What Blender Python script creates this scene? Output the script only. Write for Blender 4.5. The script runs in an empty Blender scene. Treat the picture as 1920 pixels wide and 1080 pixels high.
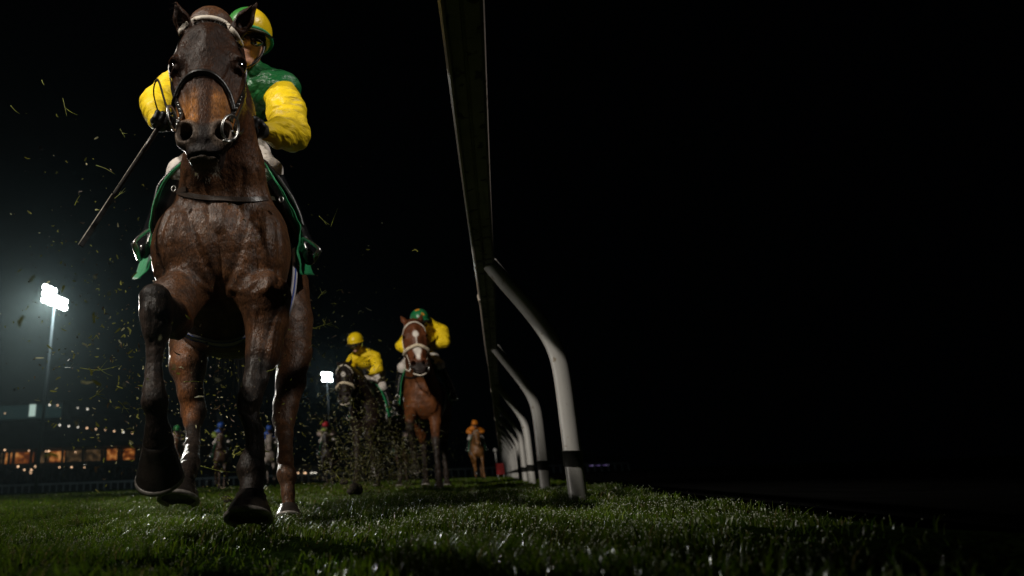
import bpy, bmesh, math, random
import numpy as np
from mathutils import Vector, Matrix
from mathutils.bvhtree import BVHTree

C = bpy.context.scene.collection
SC = bpy.context.scene
rnd = random.Random(7)
rng = np.random.default_rng(11)
PI = math.pi

# ------------------------------------------------------------------ camera
F, CX, CY = 1150.0, 560.0, 540.0          # focal length and principal point in 1920x1080 pixels
PITCH = math.atan((903 - 540) / F)
ROLL = math.radians(2.1)
CAMH = 0.125
cam_d = bpy.data.cameras.new('camera')
cam = bpy.data.objects.new('camera', cam_d)
C.objects.link(cam)
cam.matrix_world = Matrix.Translation((0, 0, CAMH)) @ Matrix.Rotation(PI / 2 + PITCH, 4, 'X') @ Matrix.Rotation(-ROLL, 4, 'Z')
cam_d.sensor_width = 36
cam_d.lens = 36 * F / 1920
cam_d.shift_x = (960 - CX) / 1920
cam_d.clip_start = 0.02
cam_d.clip_end = 2000
cam_d.dof.use_dof = True
cam_d.dof.focus_distance = 2.0
cam_d.dof.aperture_fstop = 2.5
SC.camera = cam

# ------------------------------------------------------------------ night sky
w = bpy.data.worlds.new('World')
SC.world = w
w.use_nodes = True
wn = w.node_tree
bg = wn.nodes['Background']
bg.inputs['Color'].default_value = (0.30, 0.42, 0.60, 1)
bg.inputs['Strength'].default_value = 0.0005

# ------------------------------------------------------------------ floodlight beams: track from the seen mast, others unseen, rail lamp added
def lamp(name, kind, loc, target, energy, color, size=0.6, cone=60, blend=0.6, soft=0.3):
    l = bpy.data.lights.new(name, kind)
    o = bpy.data.objects.new(name, l)
    C.objects.link(o)
    o.location = loc
    l.energy = energy
    l.color = color
    l.shadow_soft_size = soft
    if kind == 'SPOT':
        l.spot_size = math.radians(cone)
        l.spot_blend = blend
        d = Vector(target) - Vector(loc)
        o.rotation_euler = d.to_track_quat('-Z', 'Y').to_euler()
    return o

lamp('floodlight_beam_front', 'SPOT', (-6.2, -2.0, 8.8), (-0.32, 2.2, 1.58), 3400, (1.0, 0.93, 0.82), cone=19, blend=1.0, soft=0.22)
lamp('floodlight_beam_side', 'SPOT', (6.2, -2.6, 6.4), (-0.28, 2.25, 1.70), 1800, (1.0, 0.95, 0.88), cone=18, blend=1.0, soft=0.22)
lamp('floodlight_beam_track', 'SPOT', (-28.6, 68, 21.5), (-3.5, 5.3, 0.3), 150000, (1.0, 0.98, 0.88), cone=5.0, blend=0.9, soft=0.8)
lamp('floodlight_beam_far', 'SPOT', (-7.5, -9, 7.2), (1.3, 9.2, 1.3), 11000, (1.0, 0.93, 0.82), cone=24, blend=1.0, soft=0.4)
lamp('rail_fill_light', 'SPOT', (-22, 12, 1.0), (1.25, 4.3, 1.15), 4200, (1.0, 0.93, 0.84), cone=13, blend=1.0, soft=0.3)  # added low lamp, no floodlight stands here: lifts rail underside and posts
lamp('floodlight_beam_back', 'SPOT', (-17, 5, 15.0), (-1.5, 22, 1.0), 12000, (1.0, 0.95, 0.86), cone=42, blend=1.0, soft=0.5)

SC.view_settings.view_transform = 'Standard'
SC.view_settings.look = 'None'
SC.view_settings.exposure = 0
SC.view_settings.gamma = 1
SC.render.engine = 'CYCLES'
SC.cycles.use_denoising = True
SC.cycles.max_bounces = 6
SC.cycles.volume_bounces = 0
SC.cycles.sample_clamp_indirect = 4

# ------------------------------------------------------------------ measuring the place: a ray of the lens met at distance D
_Rt = np.array([1, 0, 0.]); FWD = np.array([0, math.cos(PITCH), math.sin(PITCH)]); _U = np.cross(_Rt, FWD)
RT = _Rt * math.cos(ROLL) - _U * math.sin(ROLL)
UP = _U * math.cos(ROLL) + _Rt * math.sin(ROLL)
EYE = np.array([0, 0, CAMH])
def P(x, y, D):
    r = RT * (x - CX) / F - UP * (y - CY) / F + FWD
    return EYE + r * D / r[1]
def Pz(x, y, z):
    r = RT * (x - CX) / F - UP * (y - CY) / F + FWD
    return EYE + r * (z - CAMH) / r[2]
def project(p):
    v = np.asarray(p) - EYE
    d = v @ FWD
    return CX + F * (v @ RT) / d, CY - F * (v @ UP) / d

# ------------------------------------------------------------------ materials
def ramp_color(c):
    return (c[0], c[1], c[2], 1)

def material(name, color=(0.5, 0.5, 0.5), rough=0.6, metal=0.0, spec=0.5, bump=None, vary=0.0, vscale=8, attr=None,
             emit=None, estr=0, sheen=0.0, coat=0.0, translucent=0.0, stretch=None, spots=None, fleck=None):
    m = bpy.data.materials.new(name)
    m.use_nodes = True
    nt = m.node_tree
    b = nt.nodes['Principled BSDF']
    b.inputs['Roughness'].default_value = rough
    b.inputs['Metallic'].default_value = metal
    b.inputs['Specular IOR Level'].default_value = spec
    b.inputs['Sheen Weight'].default_value = sheen
    b.inputs['Coat Weight'].default_value = coat
    tc = nt.nodes.new('ShaderNodeTexCoord')
    mp = nt.nodes.new('ShaderNodeMapping')
    nt.links.new(tc.outputs['Object'], mp.inputs['Vector'])
    if stretch:
        mp.inputs['Scale'].default_value = stretch
    col = None
    if attr:
        a = nt.nodes.new('ShaderNodeAttribute')
        a.attribute_name = attr
        col = a.outputs['Color']
    else:
        b.inputs['Base Color'].default_value = ramp_color(color)
    if vary > 0:
        n = nt.nodes.new('ShaderNodeTexNoise')
        n.inputs['Scale'].default_value = vscale
        n.inputs['Detail'].default_value = 6
        nt.links.new(mp.outputs['Vector'], n.inputs['Vector'])
        mr = nt.nodes.new('ShaderNodeMapRange')
        mr.inputs['From Min'].default_value = 0.3
        mr.inputs['From Max'].default_value = 0.7
        mr.inputs['To Min'].default_value = 1 - vary
        mr.inputs['To Max'].default_value = 1 + vary
        nt.links.new(n.outputs['Fac'], mr.inputs['Value'])
        mx = nt.nodes.new('ShaderNodeVectorMath')
        mx.operation = 'SCALE'
        if col is not None:
            nt.links.new(col, mx.inputs[0])
        else:
            mx.inputs[0].default_value = color
        nt.links.new(mr.outputs['Result'], mx.inputs['Scale'])
        col = mx.outputs['Vector']
        rr = nt.nodes.new('ShaderNodeMapRange')
        rr.inputs['From Min'].default_value = 0.3
        rr.inputs['From Max'].default_value = 0.7
        rr.inputs['To Min'].default_value = min(1, rough * 1.25)
        rr.inputs['To Max'].default_value = rough * 0.75
        nt.links.new(n.outputs['Fac'], rr.inputs['Value'])
        nt.links.new(rr.outputs['Result'], b.inputs['Roughness'])
    if fleck:                                  # short-hair texture as fine tone noise: scale, strength, stretch
        n = nt.nodes.new('ShaderNodeTexNoise')
        n.inputs['Scale'].default_value = fleck[0]
        n.inputs['Detail'].default_value = 2
        mq = nt.nodes.new('ShaderNodeMapping')
        mq.inputs['Scale'].default_value = fleck[2]
        nt.links.new(tc.outputs['Object'], mq.inputs['Vector'])
        nt.links.new(mq.outputs['Vector'], n.inputs['Vector'])
        mr = nt.nodes.new('ShaderNodeMapRange')
        mr.inputs['From Min'].default_value = 0.3
        mr.inputs['From Max'].default_value = 0.7
        mr.inputs['To Min'].default_value = 1 - fleck[1]
        mr.inputs['To Max'].default_value = 1 + fleck[1]
        nt.links.new(n.outputs['Fac'], mr.inputs['Value'])
        mx = nt.nodes.new('ShaderNodeVectorMath')
        mx.operation = 'SCALE'
        nt.links.new(col, mx.inputs[0])
        nt.links.new(mr.outputs['Result'], mx.inputs['Scale'])
        col = mx.outputs['Vector']
    if spots:                                  # flecks of dirt or sweat: colour, scale, threshold
        n = nt.nodes.new('ShaderNodeTexNoise')
        n.inputs['Scale'].default_value = spots[1]
        n.inputs['Detail'].default_value = 3
        nt.links.new(tc.outputs['Object'], n.inputs['Vector'])
        mr = nt.nodes.new('ShaderNodeMapRange')
        mr.inputs['From Min'].default_value = spots[2]
        mr.inputs['From Max'].default_value = spots[2] + 0.05
        nt.links.new(n.outputs['Fac'], mr.inputs['Value'])
        mix = nt.nodes.new('ShaderNodeMix')
        mix.data_type = 'RGBA'
        nt.links.new(mr.outputs['Result'], mix.inputs['Factor'])
        if col is not None:
            nt.links.new(col, mix.inputs[6])
        else:
            mix.inputs[6].default_value = ramp_color(color)
        mix.inputs[7].default_value = ramp_color(spots[0])
        col = mix.outputs[2]
    if col is not None:
        nt.links.new(col, b.inputs['Base Color'])
    prev = None
    for (sc_, dist, st) in (bump or []):
        n = nt.nodes.new('ShaderNodeTexNoise')
        n.inputs['Scale'].default_value = sc_
        n.inputs['Detail'].default_value = 4
        mp2 = nt.nodes.new('ShaderNodeMapping')
        mp2.inputs['Scale'].default_value = st if st else (1, 1, 1)
        nt.links.new(tc.outputs['Object'], mp2.inputs['Vector'])
        nt.links.new(mp2.outputs['Vector'], n.inputs['Vector'])
        bp = nt.nodes.new('ShaderNodeBump')
        bp.inputs['Strength'].default_value = 1.0
        bp.inputs['Distance'].default_value = dist
        nt.links.new(n.outputs['Fac'], bp.inputs['Height'])
        if prev:
            nt.links.new(prev.outputs['Normal'], bp.inputs['Normal'])
        prev = bp
    if prev:
        nt.links.new(prev.outputs['Normal'], b.inputs['Normal'])
    if emit:
        b.inputs['Emission Color'].default_value = ramp_color(emit)
        b.inputs['Emission Strength'].default_value = estr
    if translucent > 0:
        out = nt.nodes['Material Output']
        t = nt.nodes.new('ShaderNodeBsdfTranslucent')
        ms = nt.nodes.new('ShaderNodeMixShader')
        ms.inputs[0].default_value = translucent
        if col is not None:
            nt.links.new(col, t.inputs['Color'])
        else:
            t.inputs['Color'].default_value = ramp_color(color)
        nt.links.new(b.outputs[0], ms.inputs[1])
        nt.links.new(t.outputs[0], ms.inputs[2])
        nt.links.new(ms.outputs[0], out.inputs['Surface'])
    return m

M = {}
COATB = [(300, 0.0016, (1, 1, 0.3)), (90, 0.0034, (1, 1, 0.6)), (18, 0.005, None)]
M['coat'] = material('horse_coat', attr='coat', rough=0.42, spec=0.28, vary=0.5, vscale=26, fleck=(260, 0.55, (1, 1, 0.3)), sheen=0.0, bump=COATB,
                     spots=((0.14, 0.10, 0.06), 150, 0.66))
M['coat_face'] = material('horse_face_coat', attr='coat', rough=0.5, spec=0.14, vary=0.4, vscale=30, fleck=(260, 0.5, (1, 1, 0.3)), bump=COATB)
M['coat_far'] = material('horse_coat_far', attr='coat', rough=0.5, spec=0.2, vary=0.4, vscale=12, bump=[(12, 0.02, None)])
M['hoof'] = material('hoof_horn', (0.030, 0.024, 0.020), 0.32, vary=0.4, vscale=30, bump=[(40, 0.0012, (1, 1, 3)), (200, 0.0006, None)])
M['steel'] = material('worn_steel', (0.55, 0.54, 0.52), 0.32, metal=1.0, vary=0.25, vscale=60)
M['shoe'] = material('worn_horseshoe', (0.34, 0.31, 0.28), 0.42, metal=0.25, vary=0.4, vscale=70)
M['leather'] = material('black_leather', (0.012, 0.010, 0.009), 0.36, vary=0.3, vscale=60, bump=[(240, 0.0008, None)])
M['brown_leather'] = material('brown_leather', (0.045, 0.030, 0.022), 0.4, vary=0.3, vscale=50, bump=[(200, 0.0008, None)])
M['white_leather'] = material('cream_leather', (0.62, 0.55, 0.46), 0.5, vary=0.12, vscale=80, bump=[(240, 0.001, None)],
                              spots=((0.15, 0.11, 0.08), 110, 0.62))
M['fleece'] = material('sheepskin', (0.60, 0.50, 0.36), 0.9, vary=0.2, vscale=60, bump=[(90, 0.01, None)])
M['eye'] = material('horse_eye', (0.006, 0.004, 0.003), 0.03, spec=0.9, coat=1.0)
M['hair'] = material('black_hair', (0.014, 0.011, 0.009), 0.45, vary=0.3, vscale=40)
M['whisker'] = material('pale_whiskers', (0.30, 0.26, 0.20), 0.5)
SILKB = [(6, 0.05, (1.0, 0.5, 2.2)), (19, 0.006, (1.0, 0.5, 1.8)), (700, 0.0003, None)]
M['yellow'] = material('yellow_silk', (0.80, 0.56, 0.010), 0.52, vary=0.10, vscale=9, sheen=0.0, spec=0.35, bump=SILKB, spots=((0.28, 0.19, 0.02), 60, 0.69))
M['green'] = material('green_silk', (0.010, 0.115, 0.030), 0.42, vary=0.15, vscale=9, bump=SILKB)
M['green_cloth'] = material('green_cloth', (0.008, 0.22, 0.075), 0.7, vary=0.15, vscale=20, bump=[(30, 0.006, None)])
M['breeches'] = material('white_breeches', (0.55, 0.50, 0.46), 0.75, vary=0.12, vscale=14, bump=[(24, 0.008, (1, 1, 1.5)), (400, 0.0005, None)],
                         spots=((0.20, 0.15, 0.11), 45, 0.62))
M['boot'] = material('black_boot', (0.009, 0.009, 0.010), 0.22, vary=0.3, vscale=30, bump=[(40, 0.002, None)])
M['skin'] = material('skin', (0.62, 0.33, 0.23), 0.5, vary=0.12, vscale=30, bump=[(120, 0.0008, None)])
M['glove'] = material('black_glove', (0.010, 0.010, 0.011), 0.5, vary=0.2, vscale=60, bump=[(90, 0.002, None)])
M['goggle'] = material('goggle_lens', (0.004, 0.004, 0.005), 0.06, spec=0.8, coat=1.0)
M['cap_yellow'] = material('yellow_cap_silk', (0.74, 0.52, 0.008), 0.36, vary=0.1, vscale=12, bump=[(18, 0.006, None)])
M['cap_green'] = material('green_cap_silk', (0.02, 0.22, 0.05), 0.4, vary=0.1, vscale=12, bump=[(18, 0.006, None)])
M['post'] = material('white_pvc_post', (0.44, 0.43, 0.41), 0.36, vary=0.10, vscale=6, stretch=(1, 1, 0.3), bump=[(8, 0.002, None)],
                     spots=((0.26, 0.22, 0.17), 24, 0.66))
M['band'] = material('black_tape', (0.018, 0.018, 0.016), 0.4, vary=0.3, vscale=30)
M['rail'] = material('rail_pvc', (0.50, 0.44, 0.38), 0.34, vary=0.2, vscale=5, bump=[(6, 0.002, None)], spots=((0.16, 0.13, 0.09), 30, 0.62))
M['rail_under'] = material('rail_underside_bounce', (0.38, 0.38, 0.25), 0.5, vary=0.3, vscale=7, spots=((0.06, 0.06, 0.035), 18, 0.58))  # olive light bounced off the grass put into the colour, plus dark mottling

# ------------------------------------------------------------------ objects
def new_mesh(name, verts, faces, mat=None, parent=None, smooth=True, origin=(0, 0, 0), color=None):
    v = np.asarray(verts, dtype=np.float32) - np.asarray(origin, dtype=np.float32)
    me = bpy.data.meshes.new(name)
    if isinstance(faces, np.ndarray):
        n, k = faces.shape
        me.vertices.add(len(v)); me.vertices.foreach_set('co', v.ravel())
        me.loops.add(n * k); me.loops.foreach_set('vertex_index', faces.astype(np.int32).ravel())
        me.polygons.add(n)
        me.polygons.foreach_set('loop_start', np.arange(0, n * k, k, dtype=np.int32))
        me.update(calc_edges=True)
    else:
        me.from_pydata([tuple(map(float, p)) for p in v], [], faces)
        me.update()
    if smooth:
        me.polygons.foreach_set('use_smooth', np.ones(len(me.polygons), dtype=bool))
    if color is not None:
        a = me.color_attributes.new('coat', 'FLOAT_COLOR', 'POINT')
        cc = np.ones((len(v), 4), dtype=np.float32); cc[:, :3] = color
        a.data.foreach_set('color', cc.ravel())
    if mat is not None:
        for m in (mat if isinstance(mat, list) else [mat]):
            me.materials.append(m)
    o = bpy.data.objects.new(name, me)
    C.objects.link(o)
    o.location = origin
    if parent is not None:
        o.parent = parent
        o.location = Vector(origin) - Vector(parent_world(parent))
    return o

def parent_world(p):
    v = Vector((0, 0, 0))
    while p is not None:
        v += p.location
        p = p.parent
    return v

def tag(o, label=None, cat=None, group=None, kind=None):
    if label: o['label'] = label
    if cat: o['category'] = cat
    if group: o['group'] = group
    if kind: o['kind'] = kind
    return o

def empty(name, loc, label, cat, group=None):
    o = bpy.data.objects.new(name, None)
    C.objects.link(o)
    o.location = loc
    o.empty_display_size = 0.1
    return tag(o, label, cat, group)

class MB:
    """collects shapes for one mesh"""
    def __init__(s): s.v = []; s.f = []; s.mi = []; s.cur = 0
    def add(s, vs, fs):
        n = len(s.v)
        s.v += [tuple(map(float, p)) for p in vs]
        s.f += [tuple(i + n for i in f) for f in fs]
        s.mi += [s.cur] * len(fs)
    def box(s, lo, hi):
        x0, y0, z0 = lo; x1, y1, z1 = hi
        s.add([(x0, y0, z0), (x1, y0, z0), (x1, y1, z0), (x0, y1, z0), (x0, y0, z1), (x1, y0, z1), (x1, y1, z1), (x0, y1, z1)],
              [(0, 3, 2, 1), (4, 5, 6, 7), (0, 1, 5, 4), (1, 2, 6, 5), (2, 3, 7, 6), (3, 0, 4, 7)])
    def loft(s, rings, cap=True, closed=False):
        k = len(rings[0]); vs = [p for r in rings for p in r]; fs = []
        n = len(rings)
        for i in range(n if closed else n - 1):
            a = i * k; b = ((i + 1) % n) * k
            for j in range(k):
                j2 = (j + 1) % k
                fs.append((a + j, a + j2, b + j2, b + j))
        if cap and not closed:
            fs.append(tuple(range(k))[::-1]); fs.append(tuple(range((n - 1) * k, n * k)))
        s.add(vs, fs)
    def tube(s, pts, r, k=10, cap=True, closed=False, flat=None):
        pts = [np.asarray(p, float) for p in pts]
        rr = r if hasattr(r, '__len__') else [r] * len(pts)
        rings = []; up = None
        for i, p in enumerate(pts):
            if closed:
                t = pts[(i + 1) % len(pts)] - pts[i - 1]
            else:
                t = pts[min(i + 1, len(pts) - 1)] - pts[max(i - 1, 0)]
            t = t / (np.linalg.norm(t) + 1e-9)
            if up is None:
                a = np.array([0, 0, 1.]) if abs(t[2]) < 0.9 else np.array([1., 0, 0])
                up = a
            u = up - t * (up @ t); u /= np.linalg.norm(u) + 1e-9
            up = u
            q = np.cross(t, u)
            fl = flat or 1.0
            rings.append([p + rr[i] * (math.cos(2 * PI * j / k) * q * fl + math.sin(2 * PI * j / k) * u) for j in range(k)])
        s.loft(rings, cap, closed)
    def ribbon(s, pts, nrm, width, thick):
        """a strap: flat band lying along pts with outward normals nrm"""
        rings = []
        for i, p in enumerate(pts):
            p = np.asarray(p, float)
            t = np.asarray(pts[min(i + 1, len(pts) - 1)], float) - np.asarray(pts[max(i - 1, 0)], float)
            t /= np.linalg.norm(t) + 1e-9
            n = np.asarray(nrm[i], float); n = n - t * (n @ t); n /= np.linalg.norm(n) + 1e-9
            b = np.cross(t, n)
            w2 = (width[i] if hasattr(width, '__len__') else width) / 2
            rings.append([p - b * w2, p - b * w2 * 0.9 + n * thick, p + b * w2 * 0.9 + n * thick, p + b * w2])
        s.loft(rings)
    def sphere(s, c, r, k=12, rot=None):
        r = np.asarray(r if hasattr(r, '__len__') else (r, r, r), float)
        vs = []; fs = []
        R = rot if rot is not None else np.eye(3)
        for i in range(1, k):
            th = PI * i / k
            for j in range(2 * k):
                ph = PI * j / k
                vs.append(np.asarray(c) + R @ (r * np.array([math.sin(th) * math.cos(ph), math.sin(th) * math.sin(ph), math.cos(th)])))
        m = 2 * k
        for i in range(k - 2):
            for j in range(m):
                fs.append((i * m + j, (i + 1) * m + j, (i + 1) * m + (j + 1) % m, i * m + (j + 1) % m))
        n = len(vs)
        vs.append(np.asarray(c) + R @ (r * np.array([0, 0, 1]))); vs.append(np.asarray(c) - R @ (r * np.array([0, 0, 1])))
        for j in range(m):
            fs.append((n, j, (j + 1) % m)); fs.append((n + 1, (k - 2) * m + (j + 1) % m, (k - 2) * m + j))
        s.add(vs, fs)
    def build(s, name, mat, parent=None, origin=None, smooth=True):
        if origin is None:
            origin = tuple(np.mean(np.array(s.v), axis=0)) if parent is None else tuple(parent_world(parent))
        o = new_mesh(name, s.v, s.f, mat, parent, smooth, origin)
        if isinstance(mat, list):
            o.data.polygons.foreach_set('material_index', np.array(s.mi, dtype=np.int32))
        return o

def spline(pts, n=8, closed=False):
    P_ = [np.asarray(p, float) for p in pts]
    out = []
    m = len(P_)
    for i in range(m if closed else m - 1):
        if closed:
            p0, p1, p2, p3 = P_[i - 1], P_[i], P_[(i + 1) % m], P_[(i + 2) % m]
        else:
            p0, p1, p2, p3 = P_[max(i - 1, 0)], P_[i], P_[i + 1], P_[min(i + 2, m - 1)]
        for j in range(n):
            t = j / n
            out.append(0.5 * (2 * p1 + (p2 - p0) * t + (2 * p0 - 5 * p1 + 4 * p2 - p3) * t * t + (3 * p1 - p0 - 3 * p2 + p3) * t ** 3))
    if not closed: out.append(P_[-1])
    return out

# ------------------------------------------------------------------ sculpting: smooth unions on a grid, skinned by surface nets
class Clay:
    def __init__(s, xs, ys, zs):
        s.ax = [np.asarray(a, dtype=np.float32) for a in (xs, ys, zs)]
        s.d = np.full((len(xs), len(ys), len(zs)), 1.0, dtype=np.float32)
    def _win(s, lo, hi):
        w_ = []
        for a, l, h in zip(s.ax, lo, hi):
            i0 = int(np.searchsorted(a, l)); i1 = int(np.searchsorted(a, h))
            if i1 <= i0: return None
            w_.append(slice(i0, i1))
        X = s.ax[0][w_[0]][:, None, None]; Y = s.ax[1][w_[1]][None, :, None]; Z = s.ax[2][w_[2]][None, None, :]
        return tuple(w_), X, Y, Z
    def _merge(s, w_, dp, k, cut):
        d = s.d[w_]
        if cut:
            a, b = -d, dp
            h = np.clip(k - np.abs(a - b), 0, None) / k if k > 0 else 0
            s.d[w_] = -(np.minimum(a, b) - h * h * k * 0.25)
        else:
            h = np.clip(k - np.abs(d - dp), 0, None) / k if k > 0 else 0
            s.d[w_] = np.minimum(d, dp) - h * h * k * 0.25
    def cone(s, a, b, ra, rb, k=0.02, cut=False):
        a = np.asarray(a, np.float32); b = np.asarray(b, np.float32)
        m = max(ra, rb) + k + 0.02
        q = s._win(np.minimum(a, b) - m, np.maximum(a, b) + m)
        if q is None: return
        w_, X, Y, Z = q
        ab = b - a; L2 = float(ab @ ab) + 1e-12
        t = ((X - a[0]) * ab[0] + (Y - a[1]) * ab[1] + (Z - a[2]) * ab[2]) / L2
        t = np.clip(t, 0, 1)
        dp = np.sqrt((X - a[0] - t * ab[0]) ** 2 + (Y - a[1] - t * ab[1]) ** 2 + (Z - a[2] - t * ab[2]) ** 2) - (ra + (rb - ra) * t)
        s._merge(w_, dp.astype(np.float32), k, cut)
    def ell(s, c, r, k=0.02, rot=None, cut=False):
        c = np.asarray(c, np.float32); r = np.asarray(r if hasattr(r, '__len__') else (r, r, r), np.float32)
        R = np.asarray(rot if rot is not None else np.eye(3), np.float32)     # columns = local axes
        ext = np.sqrt((R ** 2) @ (r ** 2)) + k + 0.02
        q = s._win(c - ext, c + ext)
        if q is None: return
        w_, X, Y, Z = q
        dx, dy, dz = X - c[0], Y - c[1], Z - c[2]
        k0 = 0; k1 = 0
        for i in range(3):
            u = dx * R[0, i] + dy * R[1, i] + dz * R[2, i]
            k0 = k0 + (u / r[i]) ** 2; k1 = k1 + (u / r[i] ** 2) ** 2
        k0 = np.sqrt(k0); k1 = np.sqrt(k1) + 1e-9
        s._merge(w_, (k0 * (k0 - 1) / k1).astype(np.float32), k, cut)
    def limb(s, pts, k=0.02):
        """pts: (point, radius) list"""
        for (a, ra), (b, rb) in zip(pts[:-1], pts[1:]):
            s.cone(a, b, ra, rb, k)
    def skin(s, smooth=1):
        d = s.d; X, Y, Z = s.ax
        ins = d < 0
        c = np.zeros(tuple(n - 1 for n in d.shape), dtype=np.int8)
        sl = (slice(0, -1), slice(1, None))
        for i in (0, 1):
            for j in (0, 1):
                for k in (0, 1):
                    c += ins[sl[i], sl[j], sl[k]]
        mask = (c > 0) & (c < 8)
        idx = np.full(mask.shape, -1, dtype=np.int32)
        I, J, K = np.nonzero(mask)
        idx[I, J, K] = np.arange(len(I))
        acc = np.zeros((len(I), 3)); cnt = np.zeros(len(I))
        for ax in range(3):
            o = [a for a in range(3) if a != ax]
            for u in (0, 1):
                for v in (0, 1):
                    p0 = [I, J, K]; p0[o[0]] = p0[o[0]] + u; p0[o[1]] = p0[o[1]] + v
                    p1 = list(p0); p1[ax] = p1[ax] + 1
                    d0 = d[tuple(p0)]; d1 = d[tuple(p1)]
                    cr = (d0 < 0) != (d1 < 0)
                    t = np.where(cr, d0 / np.where(cr, d0 - d1, 1), 0)
                    t = np.clip(t, 0, 1)
                    pos = [None] * 3
                    for a in range(3):
                        A = s.ax[a]
                        pos[a] = A[p0[a]] + (t * (A[np.minimum(p1[a], len(A) - 1)] - A[p0[a]]) if a == ax else 0)
                    q = np.stack(pos, axis=1)
                    acc += q * cr[:, None]; cnt += cr
        V = acc / np.maximum(cnt, 1)[:, None]
        faces = []
        for ax in range(3):
            o = [(1, 2), (2, 0), (0, 1)][ax]
            n = d.shape
            s0 = [slice(0, n[a]) for a in range(3)]; s1 = list(s0)
            s0[ax] = slice(0, n[ax] - 1); s1[ax] = slice(1, n[ax])
            for a in o:
                s0[a] = slice(1, n[a] - 1); s1[a] = slice(1, n[a] - 1)
            A = ins[tuple(s0)]; B = ins[tuple(s1)]
            e = np.nonzero(A != B)
            g = [e[a] + (0 if a == ax else 1) for a in range(3)]
            def cell(du, dv):
                q = list(g); q[o[0]] = q[o[0]] - du; q[o[1]] = q[o[1]] - dv
                return idx[tuple(q)]
            quad = np.stack([cell(1, 1), cell(0, 1), cell(0, 0), cell(1, 0)], axis=1)
            flip = ~A[e]
            quad[flip] = quad[flip][:, ::-1]
            faces.append(quad)
        Fq = np.concatenate(faces)
        Fq = Fq[(Fq >= 0).all(axis=1)]
        for _ in range(smooth):
            S = np.zeros_like(V); N = np.zeros(len(V))
            for a, b in ((0, 1), (1, 2), (2, 3), (3, 0)):
                np.add.at(S, Fq[:, a], V[Fq[:, b]]); np.add.at(N, Fq[:, a], 1)
                np.add.at(S, Fq[:, b], V[Fq[:, a]]); np.add.at(N, Fq[:, b], 1)
            V = V * 0.45 + 0.55 * S / np.maximum(N, 1)[:, None]
        return V, Fq

def grade(segs):
    """axis coordinates: segs = (start, end, step) runs"""
    out = []
    for a, b, st in segs:
        n = max(1, int(round((b - a) / st)))
        out += list(a + (b - a) * np.arange(n) / n)
    out.append(segs[-1][1])
    return np.array(out)

def bvh_of(V, Fq):
    return BVHTree.FromPolygons([tuple(p) for p in V.tolist()], Fq.tolist())

def wrap(bvh, pts, off=0.002, n=6, closed=False, smooth=2):
    """lay a line on a skin: returns points and normals"""
    sp = spline(pts, n, closed)
    out = []; nn = []
    for p in sp:
        co, no, i, dd = bvh.find_nearest(Vector(p))
        out.append(np.array(co)); nn.append(np.array(no))
    for _ in range(smooth):
        o2 = [p.copy() for p in out]; n2 = [q.copy() for q in nn]
        for i in range(len(out)):
            a, b = (i - 1, (i + 1) % len(out)) if closed else (max(i - 1, 0), min(i + 1, len(out) - 1))
            o2[i] = (out[a] + out[i] * 2 + out[b]) / 4; n2[i] = nn[a] + nn[i] * 2 + nn[b]
        out, nn = o2, n2
    nn = [q / (np.linalg.norm(q) + 1e-9) for q in nn]
    res = []
    for p, q in zip(out, nn):
        co, no, i, dd = bvh.find_nearest(Vector(p))
        h = max(0.0, float((np.array(co) - p) @ q))
        res.append(p + q * (off + h))
    return res, nn

def wrap_px(bvh, pts, off=0.002, n=6, smooth=2, D=1.9):
    """lay a line on a skin where the lens sees it: points measured in the photograph's pixels"""
    out = []; nn = []
    for q in spline([(a, b, 0) for a, b in pts], n):
        d = unit(P(q[0], q[1], D) - EYE)
        co, no, i, dd = bvh.ray_cast(Vector(EYE), Vector(d))
        if co is None:
            ref = out[-1] if out else P(q[0], q[1], D)
            co, no, i, dd = bvh.find_nearest(Vector(EYE + d * np.linalg.norm(np.asarray(ref) - EYE)))
        out.append(np.array(co)); nn.append(np.array(no))
    for _ in range(smooth):
        o2 = list(out); n2 = list(nn)
        for i in range(1, len(out) - 1):
            o2[i] = (out[i - 1] + out[i] * 2 + out[i + 1]) / 4
        for i in range(len(out)):
            n2[i] = nn[max(i - 1, 0)] + nn[i] * 2 + nn[min(i + 1, len(out) - 1)]
        out, nn = o2, n2
    nn = [unit(q) for q in nn]
    return [p + q * off for p, q in zip(out, nn)], nn

def unit(v):
    v = np.asarray(v, float); return v / (np.linalg.norm(v) + 1e-12)

def smoothstep(a, b, x):
    t = np.clip((x - a) / (b - a), 0, 1)
    return t * t * (3 - 2 * t)

def wobble(V, f, seed=0):
    r_ = np.random.default_rng(seed)
    out = np.zeros(len(V))
    for i in range(7):
        k = r_.normal(size=3) * f * (1 + 0.35 * i)
        out += np.sin(V @ k + r_.uniform(0, 6.28)) / (1 + 0.35 * i)
    return out / 3

def polydist(V, pts):
    best = np.full(len(V), 9.0)
    for a, b in zip(pts[:-1], pts[1:]):
        a = np.asarray(a); b = np.asarray(b); ab = b - a
        t = np.clip((V - a) @ ab / (ab @ ab + 1e-12), 0, 1)
        best = np.minimum(best, np.linalg.norm(V - a - t[:, None] * ab, axis=1))
    return best


# ================================================================== THE SETTING
def ground_z(x, y):
    x = np.asarray(x, float); y = np.asarray(y, float)
    near = np.exp(-np.maximum(y - 5, 0) / 6.0)
    z = 0.010 * np.sin(x * 3.1 + 1.0) * np.cos(y * 2.7 + 0.4) + 0.007 * np.sin(x * 7.3 + y * 5.1) + 0.004 * np.sin(x * 17 - y * 13)
    return z * near - 0.012

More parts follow.
